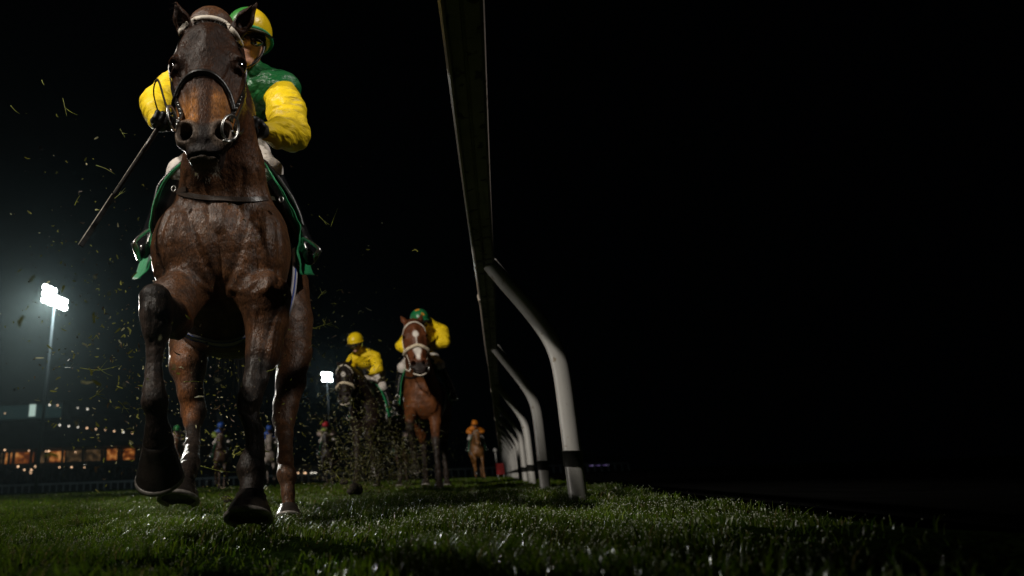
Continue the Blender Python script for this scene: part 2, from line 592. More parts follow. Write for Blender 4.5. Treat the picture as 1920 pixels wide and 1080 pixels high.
gx = np.concatenate([-np.geomspace(400, 4, 28), np.linspace(-3.9, 3.9, 90), np.geomspace(4, 400, 28)])
gy = np.concatenate([[-60, -20, -8, -4, -2], np.linspace(-1, 9, 130), np.geomspace(9.2, 600, 60)])
GX, GY = np.meshgrid(gx, gy, indexing='ij')
GZ = ground_z(GX, GY)
gv = np.stack([GX, GY, GZ], -1).reshape(-1, 3)
ii = np.arange(len(gx) * len(gy)).reshape(len(gx), len(gy))
gf = np.stack([ii[:-1, :-1], ii[1:, :-1], ii[1:, 1:], ii[:-1, 1:]], -1).reshape(-1, 4)
gm = material('turf', (0.014, 0.026, 0.005), 1.0, spec=0.0, vary=0.5, vscale=1.3, bump=[(60, 0.03, None), (9, 0.05, None)],
              spots=((0.018, 0.013, 0.007), 2.2, 0.60))
ground = new_mesh('ground', gv, gf, gm)
tag(ground, kind='structure')

# ---- the grass: blades seen one by one near the lens, tufts farther off
def noise2(x, y, s, seed):
    r_ = np.random.default_rng(seed)
    o = 0
    for i in range(6):
        a = r_.uniform(0, 2 * PI); k = s * r_.uniform(0.6, 1.7)
        o = o + np.sin((x * math.cos(a) + y * math.sin(a)) * k + r_.uniform(0, 6.28))
    return o / 3.5

def scatter(n, d0, d1):
    D = np.sqrt(rng.uniform(d0 * d0, d1 * d1, n))
    return rng.uniform(-0.66, 0.78, n) * D + rng.uniform(-0.25, 0.25, n), D

parts_b = []
for (d0, d1, dens, hmul, wid) in ((0.36, 1.3, 9500, 0.85, 0.0028), (1.3, 3.0, 9500, 0.85, 0.0028), (3.0, 6.0, 4600, 0.95, 0.0038), (6.0, 13.0, 1300, 1.0, 0.008), (13, 34, 170, 1.1, 0.022)):
    area = 1.44 * (d1 * d1 - d0 * d0) / 2
    n = int(area * dens)
    x, y = scatter(n, d0, d1)
    cl = 0.7 * noise2(x, y, 4.5, 7) + noise2(x, y, 9, 1) + 0.7 * noise2(x, y, 26, 2) + 0.5 * noise2(x, y, 60, 5)
    off = x - (1.55 + 0.306 * (y - 3.1))           # past the posts the blades thin out onto the added dark sheet
    keep = (off < rng.uniform(0.0, 0.28, n)) & (rng.uniform(-2.0, 1.0, n) < cl)
    x, y, cl = x[keep], y[keep], cl[keep]
    n = len(x)
    h = (0.033 + 0.018 * np.clip(cl, -1, 1.6) + rng.normal(0, 0.008, n)).clip(0.012, 0.085) * hmul
    parts_b.append((x, y, h, wid * rng.uniform(0.6, 1.4, n), cl))
bx_ = np.concatenate([p[0] for p in parts_b]); by_ = np.concatenate([p[1] for p in parts_b])
bh_ = np.concatenate([p[2] for p in parts_b]); bw_ = np.concatenate([p[3] for p in parts_b]); bc_ = np.concatenate([p[4] for p in parts_b])
n = len(bx_)
bz_ = ground_z(bx_, by_) - 0.003
wind = noise2(bx_, by_, 5, 9) * 1.2 + rng.normal(0, 1.3, n)
lean = rng.uniform(0.15, 1.0, n) * bh_ * 0.9
la = np.stack([np.cos(wind), np.sin(wind)], 1)
fa = rng.uniform(0, 2 * PI, n)
side = np.stack([np.cos(fa), np.sin(fa)], 1)
base = np.stack([bx_, by_, bz_], 1)
def lvl(t, wf):
    c = base.copy()
    c[:, :2] += la * (lean * t ** 1.8)[:, None]
    c[:, 2] += bh_ * (t - 0.18 * t ** 3)
    l = c.copy(); r = c.copy()
    l[:, :2] -= side * (bw_ * wf / 2)[:, None]; r[:, :2] += side * (bw_ * wf / 2)[:, None]
    return l, r
L0, R0 = lvl(0, 1); L1, R1 = lvl(0.5, 0.95); L2, R2 = lvl(0.8, 0.6); L3, R3 = lvl(1.0, 0.08)
gv = np.stack([L0, R0, L1, R1, L2, R2, L3, R3], 1).reshape(-1, 3)
q = np.arange(n)[:, None] * 8
gf = np.concatenate([q + np.array([[0, 1, 3, 2]]), q + np.array([[2, 3, 5, 4]]), q + np.array([[4, 5, 7, 6]])], 1).reshape(-1, 4)
hue = rng.uniform(0, 1, n)
cb = np.stack([0.080 + 0.100 * hue, 0.175 + 0.075 * hue, 0.010 + 0.006 * hue], 1) * (rng.uniform(0.45, 1.25, n) * (0.72 + 0.28 * np.clip(noise2(bx_, by_, 7, 31), -1, 1)))[:, None]
straw = rng.uniform(0, 1, n) < 0.05
cb[straw] = (0.16, 0.13, 0.05)
M['grass'] = material('wet_grass', attr='coat', rough=0.30, spec=0.42, translucent=0.40)
grass = new_mesh('grass', gv, gf, M['grass'], color=np.repeat(cb, 8, axis=0), smooth=False)
tag(grass, 'wet green turf of short blades on the track', 'grass', kind='stuff')
# dew drops added for sparkle, their glint put into a white base colour
nd = 22000
x, y = scatter(nd, 0.5, 5.0)
pick = rng.choice(np.nonzero(by_ < 5.0)[0], nd, replace=False)
tt = rng.uniform(0.6, 1.0, nd)
dc = base[pick].copy()
dc[:, :2] += la[pick] * (lean[pick] * tt ** 1.8)[:, None]
dc[:, 2] += bh_[pick] * (tt - 0.18 * tt ** 3)
octa = np.array([[1, 0, 0], [-1, 0, 0], [0, 1, 0], [0, -1, 0], [0, 0, 1], [0, 0, -1]], float)
of = np.array([[0, 2, 4], [2, 1, 4], [1, 3, 4], [3, 0, 4], [2, 0, 5], [1, 2, 5], [3, 1, 5], [0, 3, 5]])
dr = rng.uniform(0.0007, 0.0022, nd)
dv = (dc[:, None, :] + octa[None] * dr[:, None, None]).reshape(-1, 3)
df = (np.arange(nd)[:, None, None] * 6 + of[None]).reshape(-1, 3)
M['dew'] = material('dew', (0.75, 0.78, 0.66), 0.05, spec=1.0, coat=1.0)
dew = new_mesh('dew_drops', dv, df, M['dew'])
tag(dew, 'tiny drops of dew glinting on the grass blades', 'dew', kind='stuff')

strip_v = []  # added near-black sheet: darkness past the rail put into its colour
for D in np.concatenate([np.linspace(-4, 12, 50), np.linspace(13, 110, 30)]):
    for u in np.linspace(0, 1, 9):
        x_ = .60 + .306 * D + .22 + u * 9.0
        strip_v.append((x_, D, 0))
strip_v = np.array(strip_v); strip_v[:, 2] = .012
ii = np.arange(len(strip_v)).reshape(-1, 9)
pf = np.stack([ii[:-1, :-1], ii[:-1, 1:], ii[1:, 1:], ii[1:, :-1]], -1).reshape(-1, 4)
dark_strip = new_mesh('dark_strip', strip_v, pf, material('shade_black', (0.005, 0.005, 0.005), 1.0, spec=0.0, vary=.3, vscale=5, bump=[(90, .006, None)]))
tag(dark_strip, kind='structure')

# ---- the running rail over the lens: one long rail on goose-neck posts
RD = np.array([0.2926, 0.9562, 0]); RS = np.array([0.9562, -0.2926, 0])
def rail_at(D): return np.array([0.05 + 0.306 * D, D, 0])
rr_ = empty('running_rail', tuple(rail_at(3.18) + RS * 0.285), 'long white running rail on goose-neck posts beside the galloping horses', 'rail')
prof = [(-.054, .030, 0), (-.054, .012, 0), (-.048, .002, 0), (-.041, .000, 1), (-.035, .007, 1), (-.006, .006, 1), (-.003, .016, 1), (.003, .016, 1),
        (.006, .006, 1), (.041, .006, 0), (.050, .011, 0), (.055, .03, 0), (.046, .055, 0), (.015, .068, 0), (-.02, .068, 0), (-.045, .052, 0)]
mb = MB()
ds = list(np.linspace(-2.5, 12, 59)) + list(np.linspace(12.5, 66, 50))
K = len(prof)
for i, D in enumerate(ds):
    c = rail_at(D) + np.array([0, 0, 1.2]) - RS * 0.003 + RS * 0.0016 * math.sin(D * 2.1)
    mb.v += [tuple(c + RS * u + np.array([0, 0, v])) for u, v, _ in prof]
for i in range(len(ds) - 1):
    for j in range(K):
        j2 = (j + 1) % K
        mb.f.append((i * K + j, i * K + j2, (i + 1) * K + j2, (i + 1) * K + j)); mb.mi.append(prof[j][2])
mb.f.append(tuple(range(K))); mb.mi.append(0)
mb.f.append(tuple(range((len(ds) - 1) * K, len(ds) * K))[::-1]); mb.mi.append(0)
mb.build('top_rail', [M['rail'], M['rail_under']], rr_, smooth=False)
for D in (3.82, 8.4, 13.0, 17.6):
    mb = MB()
    rings = []
    for e in (-0.035, 0.035):
        c = rail_at(D) + RD * e + np.array([0, 0, 1.2]) - RS * 0.003
        rings.append([c + RS * (u * 1.07) + np.array([0, 0, (v - .033) * 1.12 + .033]) for u, v, _ in prof])
    mb.loft(rings)
    mb.build('joint_collar', M['rail'], rr_, smooth=False)
ZV = np.array([0, 0, 1.])
post_path = [(.028, 1.225), (.085, 1.125), (.195, .94), (.262, .805), (.292, .70), (.300, .58), (.295, .38), (.288, .2), (.283, .05), (.281, -.08)]
post0 = None
for i in range(27):
    D = 3.18 + 2.32 * i
    if i == 0:
        mb = MB()
        sp = spline([(a, 0, z) for a, z in post_path], 6)
        pts = [rail_at(D) + RS * q_[0] + ZV * q_[2] for q_ in sp]
        mb.tube(pts, 0.042, 24)
        post0 = mb.build('post', M['post'], rr_)
        mb = MB()
        b0, b1 = rail_at(D) + RS * .2845 + ZV * .147, rail_at(D) + RS * .288 + ZV * .222
        mb.tube([b0, b0 + (b1 - b0) * .03, b0 + (b1 - b0) * .93, b0 + (b1 - b0) * .94, b1], [.0445, .046, .046, .049, .0485], 24)
        band0 = mb.build('tape_band', M['band'], post0)
        mb = MB()
        c = rail_at(D) + RS * .062 + ZV * 1.205
        bolts = []
        for e in (-.03, .03):
            mb = MB()
            mb.tube([c + RD * e - RS * .012, c + RD * e + RS * .004], [.008, .007], 8)
            bolts.append(mb.build('bolt', M['steel'], post0))
        base0 = Vector(post0.location)
    else:
        p = post0.copy(); C.objects.link(p); p.parent = rr_
        dlt = rail_at(D) - rail_at(3.18)
        p.location = base0 + Vector(dlt)
        # every post was driven by hand: none stands quite like the next
        p.rotation_euler = (rnd.uniform(-.012, .012) if i > 1 else 0, rnd.uniform(-.01, .01) if i > 1 else 0, 0)
        for ch in ([band0] + bolts if i < 8 else [band0]):
            b = ch.copy(); C.objects.link(b); b.parent = p

# red and white marker by the far end of the rail
mk = empty('course_marker', tuple(P(940, 897, 24) * np.array([1, 1, 0])), 'small red marker board with a white top beside the far end of the rail', 'marker')
o_ = np.array(parent_world(mk))
mb = MB(); mb.box(o_ + (-.14, -.04, .12), o_ + (.14, .04, .52)); mb.build('board', material('red_paint', (0.30, 0.02, 0.02), 0.5, vary=.2), mk, smooth=False)
for e in (-.11, .11):
    mb = MB(); mb.tube([o_ + (e, 0, 0), o_ + (e, 0, .14)], .018, 8); mb.build('leg', M['post'], mk)
mb = MB(); mb.tube([o_ + (-.1, 0, .52), o_ + (-.1, 0, .95)], .03, 8); mb.sphere(o_ + (-.1, 0, 1.0), .075, 8); mb.build('finial', M['post'], mk)

# ---- white fence across the far side of the course
FD = 92.0
fence = empty('course_fence', (0, FD, 0), 'low white picket rail running across the far side of the course', 'fence')
M['fence'] = material('far_white_paint', (0.38, 0.39, 0.39), 0.6, vary=.2, vscale=.6)
x0 = P(-60, 920, FD)[0]; x1 = P(1180, 880, FD)[0]
mb = MB(); mb.box((x0, FD - .05, .92), (x1, FD + .05, 1.18)); mb.build('rail', M['fence'], fence, smooth=False)
npst = 98
for i in range(npst):
    xx = x0 + (x1 - x0) * i / (npst - 1)
    if i == 0:
        mb = MB(); mb.box((xx - .09, FD - .045, 0), (xx + .09, FD + .045, .918)); pp0 = mb.build('post', M['fence'], fence, smooth=False)
    else:
        pp = pp0.copy(); C.objects.link(pp); pp.parent = fence; pp.location.x += (x1 - x0) * i / (npst - 1)

# ---- grandstand
GD = 112.0
M['concrete'] = material('dark_concrete', (0.028, 0.028, 0.030), 0.85, vary=.3, vscale=.4)
M['glass_dim'] = material('dim_window_glass', (0.01, 0.02, 0.02), 0.2, emit=(0.10, 0.22, 0.22), estr=0.06)
M['glass_lit'] = material('lit_window_glass', (0.1, 0.1, 0.1), 0.3, emit=(0.62, 0.82, 0.72), estr=0.55)
def lit_room(name, cols, estr, seed):
    m = bpy.data.materials.new(name); m.use_nodes = True; nt = m.node_tree; b = nt.nodes['Principled BSDF']
    tc = nt.nodes.new('ShaderNodeTexCoord'); mp = nt.nodes.new('ShaderNodeMapping'); n_ = nt.nodes.new('ShaderNodeTexNoise'); cr = nt.nodes.new('ShaderNodeValToRGB')
    mp.inputs['Location'].default_value = (seed * 3.1, 0, seed); mp.inputs['Scale'].default_value = (1, 1, 1.2)
    n_.inputs['Scale'].default_value = 0.9; n_.inputs['Detail'].default_value = 3
    nt.links.new(tc.outputs['Object'], mp.inputs['Vector']); nt.links.new(mp.outputs['Vector'], n_.inputs['Vector']); nt.links.new(n_.outputs['Fac'], cr.inputs['Fac'])
    e = cr.color_ramp.elements
    e[0].position = 0.38; e[0].color = ramp_color(cols[0]); e[1].position = 0.68; e[1].color = ramp_color(cols[2])
    k_ = cr.color_ramp.elements.new(0.5); k_.color = ramp_color(cols[1])
    b.inputs['Base Color'].default_value = (0.02, 0.02, 0.02, 1)
    nt.links.new(cr.outputs['Color'], b.inputs['Emission Color']); b.inputs['Emission Strength'].default_value = estr
    return m
M['room'] = lit_room('orange_lit_room', ((0.10, 0.02, 0.004), (0.42, 0.12, 0.02), (0.95, 0.42, 0.12)), 0.50, 1)
M['room_dim'] = lit_room('dim_lit_room', ((0.02, 0.012, 0.006), (0.10, 0.055, 0.02), (0.30, 0.17, 0.08)), 0.30, 2)
M['bulb'] = material('warm_bulb', (0.1, 0.1, 0.1), emit=(1.0, 0.62, 0.36), estr=1.5)
M['bulb_white'] = material('white_bulb', (0.1, 0.1, 0.1), emit=(0.95, 0.88, 0.74), estr=1.5)
gs = empty('grandstand', tuple(P(120, 920, GD) * np.array([1, 1, 0])), 'dark grandstand with a row of orange lit rooms behind the floodlight mast', 'grandstand')
def gx_(px): return P(px, 900, GD)[0]
def gz_(px, py): return P(px, py, GD)[2]
XA, XB = gx_(-260), gx_(398)
def slab(name, xa, xb, za, zb, ya, yb, m):
    mb = MB(); mb.box((xa, ya, za), (xb, yb, zb)); return mb.build(name, m, gs, smooth=False)
zt = gz_(100, 742)
zw0, zw1 = gz_(100, 866), gz_(100, 845)
slab('lower_wall', XA, XB, 0, gz_(100, 899), GD, GD + 14, M['concrete'])
slab('floor_slab', XA, XB, gz_(100, 878), gz_(100, 868), GD - 1.5, GD + 14, M['concrete'])
slab('back_wall', XA, XB, 0, zt - 3.2, GD + 5, GD + 14, M['concrete'])
slab('canopy', XA - 2, XB + 2, zw1 + .25, zw1 + 1.0, GD - 3.5, GD + 14, M['concrete'])
slab('upper_tier', XA, gx_(262), zw1 + 1.0, gz_(100, 806), GD + 2, GD + 14, M['concrete'])
slab('roof', XA, gx_(104), gz_(60, 785), gz_(60, 756) + .6, GD + 1.2, GD + 14, M['concrete'])
slab('glass_front', XA + 3, gx_(100), gz_(60, 783), gz_(60, 758), GD + 1.0, GD + 1.19, M['glass_dim'])
slab('window', gx_(38), gx_(50), gz_(45, 780), gz_(45, 757.5), GD + .9, GD + .99, M['glass_lit'])
wins = [(-150, -112, 0), (-102, -66, 0), (-60, -8, 1), (-2, 10, 0), (17, 52, 0), (62, 80, 1), (83, 111, 0), (115, 150, 1), (153, 186, 1), (193, 217, 0), (224, 250, 0), (258, 290, 1), (296, 330, 0), (338, 372, 1)]
for a, b, k_ in wins:
    f = slab('window', gx_(a), gx_(b), zw0, zw1, GD + 1.5, GD + 1.6, M['room_dim'] if k_ else M['room'])
    mb = MB()
    mb.box((gx_(b) + .05, GD - .2, zw0 - .3), (gx_(b) + .40, GD + .2, zw1 + .24)); mb.build('pillar', M['concrete'], gs, smooth=False)
for px, py in ((93, 759), (108, 760), (146, 765), (9, 775), (164, 767)) + tuple((112 + 17 * k, 797 + 2.1 * k * .9) for k in range(9)):
    mb = MB(); mb.sphere(P(px, py, GD - .3), rnd.uniform(.09, .17), 6); mb.build('lamp', M['bulb_white'] if rnd.random() < .6 else M['bulb'], gs)
for k in range(20):
    px = rnd.uniform(0, 395); row = rnd.choice((-1, 0, 1))
    py = 881 + row * 5 + .03 * (px - 100) + rnd.uniform(-1.5, 1.5)
    if k < 6: py = 846.5 + .03 * (px - 100)
    mb = MB(); mb.sphere(P(px, py, GD - 3.6), rnd.uniform(.08, .2), 6); mb.build('lamp', M['bulb'] if rnd.random() < .7 else M['bulb_white'], gs)
# people on the steps in front of the stand: a dim mass nobody could count
mb = MB()
for k in range(420):
    xx = rnd.uniform(XA, XB); yy = GD - 9 + rnd.uniform(0, 6); hz = rnd.uniform(0.2, 2.6); s_ = rnd.uniform(.9, 1.1)
    mb.tube([(xx, yy, hz - .6), (xx, yy, hz + .5 * s_), (xx, yy, hz + 1.05 * s_), (xx, yy, hz + 1.2 * s_)], [.16, .2, .22, .07], 6)
    mb.sphere((xx, yy - .03, hz + 1.42 * s_), (.1, .11, .14), 4)
cr_ = mb.build('crowd', material('crowd_clothes', (0.06, 0.05, 0.05), 0.8, vary=.9, vscale=.7), origin=(0, 0, 0))
tag(cr_, 'dim crowd of spectators standing on the steps before the grandstand', 'crowd', kind='stuff')
mb = MB(); mb.box((XA, GD - 10, 0), (XB, GD - 3, .9)); mb.box((XA, GD - 7, .9), (XB, GD - 3, 1.8))
st_ = mb.build('spectator_steps', M['concrete'], origin=(0, 0, 0), smooth=False)
tag(st_, 'low dark concrete steps in front of the grandstand', 'steps')

# low dark building with a purple strip of lights at the right, and a far bank of trees
pv = empty('pavilion', tuple(P(1120, 882, 120) * np.array([1, 1, 0])), 'low dark pavilion with a thin purple strip of lights past the rail', 'pavilion')
xa, xb = P(1090, 880, 120)[0], P(1165, 880, 120)[0]
mb = MB(); mb.box((xa, 120, 0), (xb, 126, 2.2)); mb.build('wall', M['concrete'], pv, smooth=False)
mb = MB(); mb.box((xa - .3, 119.6, 2.2), (xb + .3, 126, 2.6)); mb.build('roof', M['concrete'], pv, smooth=False)
mb = MB(); mb.box((P(1106, 880, 120)[0], 119.9, 1.0), (P(1143, 880, 120)[0], 119.98, 1.35)); mb.build('light_strip', lit_room('purple_strip', ((0.02, 0.01, 0.05), (0.15, 0.10, 0.30), (0.6, 0.5, 0.9)), 0.35, 5), pv, smooth=False)
mb = MB(); mb.sphere(P(1060, 871, 119), .22, 6); mb.build('lamp', M['bulb_white'], pv)
xq = P(560, 890, 125)[0]
kb = empty('betting_kiosk', (xq + 1, 118, 0), 'low dark kiosk with a row of small warm lamps behind the fence', 'kiosk')
mb = MB(); mb.box((P(540, 890, 118)[0], 118, 0), (P(612, 890, 118)[0], 122, 2.9)); mb.build('wall', M['concrete'], kb, smooth=False)
for px in (548, 559, 571, 573, 584, 588, 592):
    mb = MB(); mb.sphere(P(px, 887, 117.5), .15, 6); mb.build('lamp', M['bulb'] if px % 2 else M['bulb_white'], kb)

def tree(x, y, h, wdt, label, seed):
    r_ = random.Random(seed)
    t = empty('tree', (x, y, 0), label, 'tree', 'trees on the skyline')
    mb = MB(); mb.tube([(x, y, 0), (x + .1, y, h * .25), (x, y, h * .5)], [.35, .25, .12], 8)
    for k in range(5):
        a = r_.uniform(0, 6.28); mb.tube([(x, y, h * .3), (x + math.cos(a) * wdt * .3, y + math.sin(a) * wdt * .3, h * .6)], [.15, .04], 6)
    mb.build('trunk', material('bark', (.06, .045, .03), .9, vary=.3), t)
    n_ = 2200
    q_ = r_
    V_ = []; F_ = []
    lob = [(x + r_.uniform(-.4, .4) * wdt, y + r_.uniform(-.3, .3) * wdt, h * r_.uniform(.45, .85), r_.uniform(.18, .34) * wdt) for _ in range(11)]
    for i in range(n_):
        lx, ly, lz, lr = r_.choice(lob)
        d_ = np.array([r_.gauss(0, 1), r_.gauss(0, 1), r_.gauss(0, .8)]); d_ /= np.linalg.norm(d_)
        c = np.array([lx, ly, lz]) + d_ * lr * r_.uniform(.6, 1.05)
        a = np.array([r_.gauss(0, 1) for _ in range(3)]) * .16; b = np.array([r_.gauss(0, 1) for _ in range(3)]) * .16
        V_ += [c - a, c + b, c + a]; F_.append((3 * i, 3 * i + 1, 3 * i + 2))
    new_mesh('crown', V_, F_, M['leaf'], t, origin=(x, y, 0))
M['leaf'] = material('tree_leaves', (.045, .07, .02), .7)
for k, (px, D, h, wd, lab) in enumerate(((1052, 135, 5.2, 8, 'low round dark tree on the skyline just right of the posts'), (1015, 150, 5.0, 7, 'dark tree on the skyline seen between the posts'),
                                         (1088, 150, 4.0, 6, 'small dark tree on the skyline right of the nearest post'))):
    tree(P(px, 880, D)[0], D, h, wd, lab, k)

# ---- floodlight masts
M['mast'] = material('galvanised_mast', (0.22, 0.23, 0.24), 0.5, vary=.15)
M['mast_dimmed'] = material('dimmed_mast', (0.04, 0.04, 0.045), 0.8)  # darker copy of the mast colour, keeps the distant pole dim
M['lamp_glow'] = material('floodlight_glass', (0.2, 0.2, 0.2), emit=(0.93, 1.0, 0.98), estr=26)
def mast(label, px, py, D, basex, step, rows, cols, r, energy, rowgap, shade=None):
    top = P(px, py, D)
    b = P(basex, 905, D) if basex else top
    t = empty('floodlight_mast', (b[0], D, 0), label, 'floodlight', 'floodlight masts')
    mb = MB(); mb.tube([(b[0], D, 0), ((b[0] + top[0]) / 2, D, top[2] / 2), (top[0], D, top[2] - .6)], [.20, .16, .12], 12); mb.build('pole', M['mast_dimmed'] if shade else M['mast'], t)
    stp = np.array(step)
    mb = MB()
    rowl = rows; rows = 2
    for ri in range(rows):
        c = top - ZV * (ri - .5 * (rows - 1)) * rowgap + np.array([0, .45, 0])
        mb.tube([c - stp * (cols / 2), c + stp * (cols / 2)], .08, 8)
    mb.tube([top + np.array([0, .45, -rowgap]), top + np.array([0, .45, rowgap])], .1, 8)
    mb.build('crossbar', M['mast'], t)
    for ri in range(len(rowl)):
        for ci in range(rowl[ri]):
            c = top - ZV * ((ri if ri < 2 else -1) - .5 * (rows - 1)) * rowgap + stp * (ci - .5 * (cols - 1))
            dirv = EYE - c; dirv = dirv / np.linalg.norm(dirv); dirv[2] *= 1; 
            mb = MB(); mb.tube([c - dirv * .30, c - dirv * .1, c], [r * .35, r * .85, r], 14); h_ = mb.build('lamp_housing', M['mast'], t)
            mb = MB(); mb.tube([c + dirv * .005, c + dirv * .02, c + dirv * (.02 + r * .25)], [r * .92, r * .92, r * .4], 14); mb.build('lamp_glass', M['lamp_glow'], h_)
    l = lamp('floodlight_bulb', 'POINT', tuple(top + np.array([0, -1.3, 0])), None, energy, (0.72, 0.95, 1.0), soft=.9)
    l.parent = t; l.location = l.location - t.location
    return t
mast('tall floodlight mast blazing white left of the leading horse', 103, 564, 70, 68, (.20, .72, 0), (6, 6, 3), 6, .36, 2000, .78)
mast('distant small floodlight mast left of the dark horse with the yellow rider', 613, 707, 125, 0, (.75, .5, 0), (3, 3), 3, .42, 900, 1.15, .05)

# ================================================================== HORSES AND RIDERS
class Head:
    def __init__(s, O, X, L, sc):
        s.O = np.asarray(O, float); s.X = unit(X); L = np.asarray(L, float)
        s.L = unit(L - s.X * (L @ s.X)); s.N = np.cross(s.L, s.X); s.s = sc
        s.R = np.stack([s.X, s.N, s.L], 1)
        if s.N[1] > 0: s.N = -s.N; s.R = np.stack([s.X, s.N, s.L], 1)
    def p(s, x, n, l): return s.O + s.s * (x * s.X + n * s.N + l * s.L)
    def loc(s, V): return (np.asarray(V) - s.O) @ s.R / s.s

def sculpt_head(c, h, ears, fine=True):
    s = h.s; p = h.p
    def E(x, n, l, r, k=.03, cut=False, rot=None):
        c.ell(p(x, n, l), np.array(r) * s, k * s, h.R if rot is None else h.R @ rot, cut)
    def K(a, b, ra, rb, k=.03, cut=False): c.cone(p(*a), p(*b), ra * s, rb * s, k * s, cut)
    E(0, -.08, -.10, (.090, .088, .105), .04)                 # cranium
    E(0, -.050, -.045, (.104, .056, .115), .04)                # broad forehead
    K((0, -.07, .05), (0, -.058, .30), .068, .046, .03)      # nasal bones
    E(0, -.13, .02, (.085, .12, .15), .04)
    for q in (-1, 1):
        E(q * .096, -.062, -.012, (.030, .042, .040), .03)   # brow
        E(q * .068, -.155, .055, (.050, .105, .13), .04)     # round jaw
        K((q * .096, -.085, .045), (q * .066, -.078, .20), .016, .010, .025)   # facial crest
        K((q * .050, -.09, .06), (q * .040, -.078, .27), .052, .040, .03)
        K((q * .045, -.21, .08), (q * .026, -.13, .33), .030, .026, .03)
        K((q * .036, -.033, .12), (q * .034, -.026, .26), .015, .012, .02)
    E(0, -.070, .315, (.060, .060, .068), .03)               # muzzle
    for q in (-1, 1):
        E(q * .051, -.034, .300, (.038, .040, .048), .016)   # flared nostrils
        K((q * .034, -.028, .248), (q * .070, -.02, .270), .010, .014, .014)
        K((q * .066, -.03, .330), (q * .038, -.03, .352), .013, .013, .012)
    E(0, -.056, .368, (.048, .044, .032), .02)               # upper lip
    K((-.026, -.040, .374), (.026, -.040, .374), .021, .021, .015)
    E(0, -.074, .383, (.038, .036, .017), .006)              # lower lip
    E(0, -.105, .350, (.034, .036, .026), .03)               # chin
    if fine:
        for q in (-1, 1):
            E(q * .058, -.002, .302, (.0265, .036, .033), .007, True)
            c.cone(p(q * .060, .0, .304), p(q * .035, -.08, .27), .023 * s, .014 * s, .006 * s, True)
            E(q * .062, .020, -.085, (.030, .028, .060), .03, True)      # temple hollows
            E(q * .098, -.015, .09, (.020, .030, .060), .03, True)
            K((q * .118, -.050, -.022), (q * .104, -.018, -.010), .011, .010, .012)   # upper lid
            K((q * .118, -.060, .022), (q * .104, -.030, .020), .007, .007, .010)
            c.ell(p(q * .118, -.040, .0), np.array([.020, .022, .016]) * s, .008 * s, h.R, True)
        E(0, -.045, .3800, (.055, .050, .0030), .005, True)   # mouth line
    for (b, t, wd) in ears:                                   # ears: leaf-shaped cups
        b = np.asarray(b, float); t = np.asarray(t, float)
        mid = b + (t - b) * .48
        c.cone(b, mid, .030 * s * wd, .030 * s * wd, .012 * s)
        c.cone(mid, t, .030 * s * wd, .006 * s, .008 * s)
        if fine:
            tow = unit(EYE - mid)
            a1 = b + (t - b) * .32 + tow * .022 * s; a2 = b + (t - b) * .82 + tow * .012 * s
            c.cone(a1, a2, .023 * s * wd, .006 * s, .004 * s, True)

def sculpt_body(c, J, k=.05):
    for q in J['ells']:
        c.ell(q[0], q[1], q[2] if len(q) > 2 else k, q[3] if len(q) > 3 else None)
    for l in J['limbs']:
        c.limb(l[0], l[1])
    for q in J.get('cuts', []):
        c.cone(q[0], q[1], q[2], q[3], q[4], True)

def hoof(c, ax, toe, wtop, wbot, ht, parent, name='hoof', shoe=True):
    """a hoof: coronet centre c, axis to the sole, toe direction"""
    ax = unit(ax); toe = unit(np.asarray(toe) - ax * (np.asarray(toe) @ ax)); sd = np.cross(ax, toe)
    def ring(t, wd, n=28, inset=1.0):
        out = []
        for j in range(n):
            a = 2 * PI * j / n
            cx_, sx_ = math.cos(a), math.sin(a)
            r = wd / 2 * inset
            f = r * (1.12 if cx_ > 0 else .82) * cx_
            if cx_ < -.75: f += r * .22 * (abs(sx_) < .35)      # notch between the heel bulbs
            out.append(c + ax * (t * ht) + toe * (f + (t - .0) * ht * .34) + sd * sx_ * r)
        return out
    mb = MB()
    rings = [ring(-.22, wtop * .45), ring(-.10, wtop * .82), ring(0, wtop * 1.0), ring(.10, wtop * .985), ring(.5, (wtop + wbot) / 2), ring(.93, wbot * .985),
             ring(1, wbot), ring(1.0, wbot, inset=.84), ring(.90, wbot, inset=.72), ring(.93, wbot, inset=.12)]
    mb.loft(rings)
    h_ = mb.build(name, M['hoof'], parent)
    if shoe:
        mb = MB(); pts = []
        outer = ring(1.045, wbot * .93, 28)
        seq = [outer[j % 28] for j in range(-11, 12)]
        mb.tube(seq, wbot * .060, 8)
        mb.build('horseshoe', M['shoe'], h_)
    return h_

def hairs(roots, dirs, length, width, name, mat, parent, droop=.3, seg=4):
    vs = []; fs = []
    for r0, d, L_ in zip(roots, dirs, length):
        r0 = np.asarray(r0, float); d = unit(d)
        s_ = unit(np.cross(d, unit(EYE - r0)))
        n0 = len(vs)
        for i in range(seg):
            t = i / (seg - 1)
            p = r0 + d * L_ * t + np.array([0, 0, -1]) * droop * L_ * t * t
            wd = width * (1 - .9 * t)
            vs += [p - s_ * wd, p + s_ * wd]
        for i in range(seg - 1):
            a = n0 + 2 * i; fs.append((a, a + 1, a + 3, a + 2))
    return new_mesh(name, vs, fs, mat, parent, origin=tuple(parent_world(parent)))

def strap(bvh, pts, w_, th, name, mat, parent, off=.001, n=6, smooth=2):
    p_, n_ = wrap(bvh, pts, off, n, smooth=smooth)
    mb = MB(); mb.ribbon(p_, n_, w_, th)
    return mb.build(name, mat, parent, smooth=False)

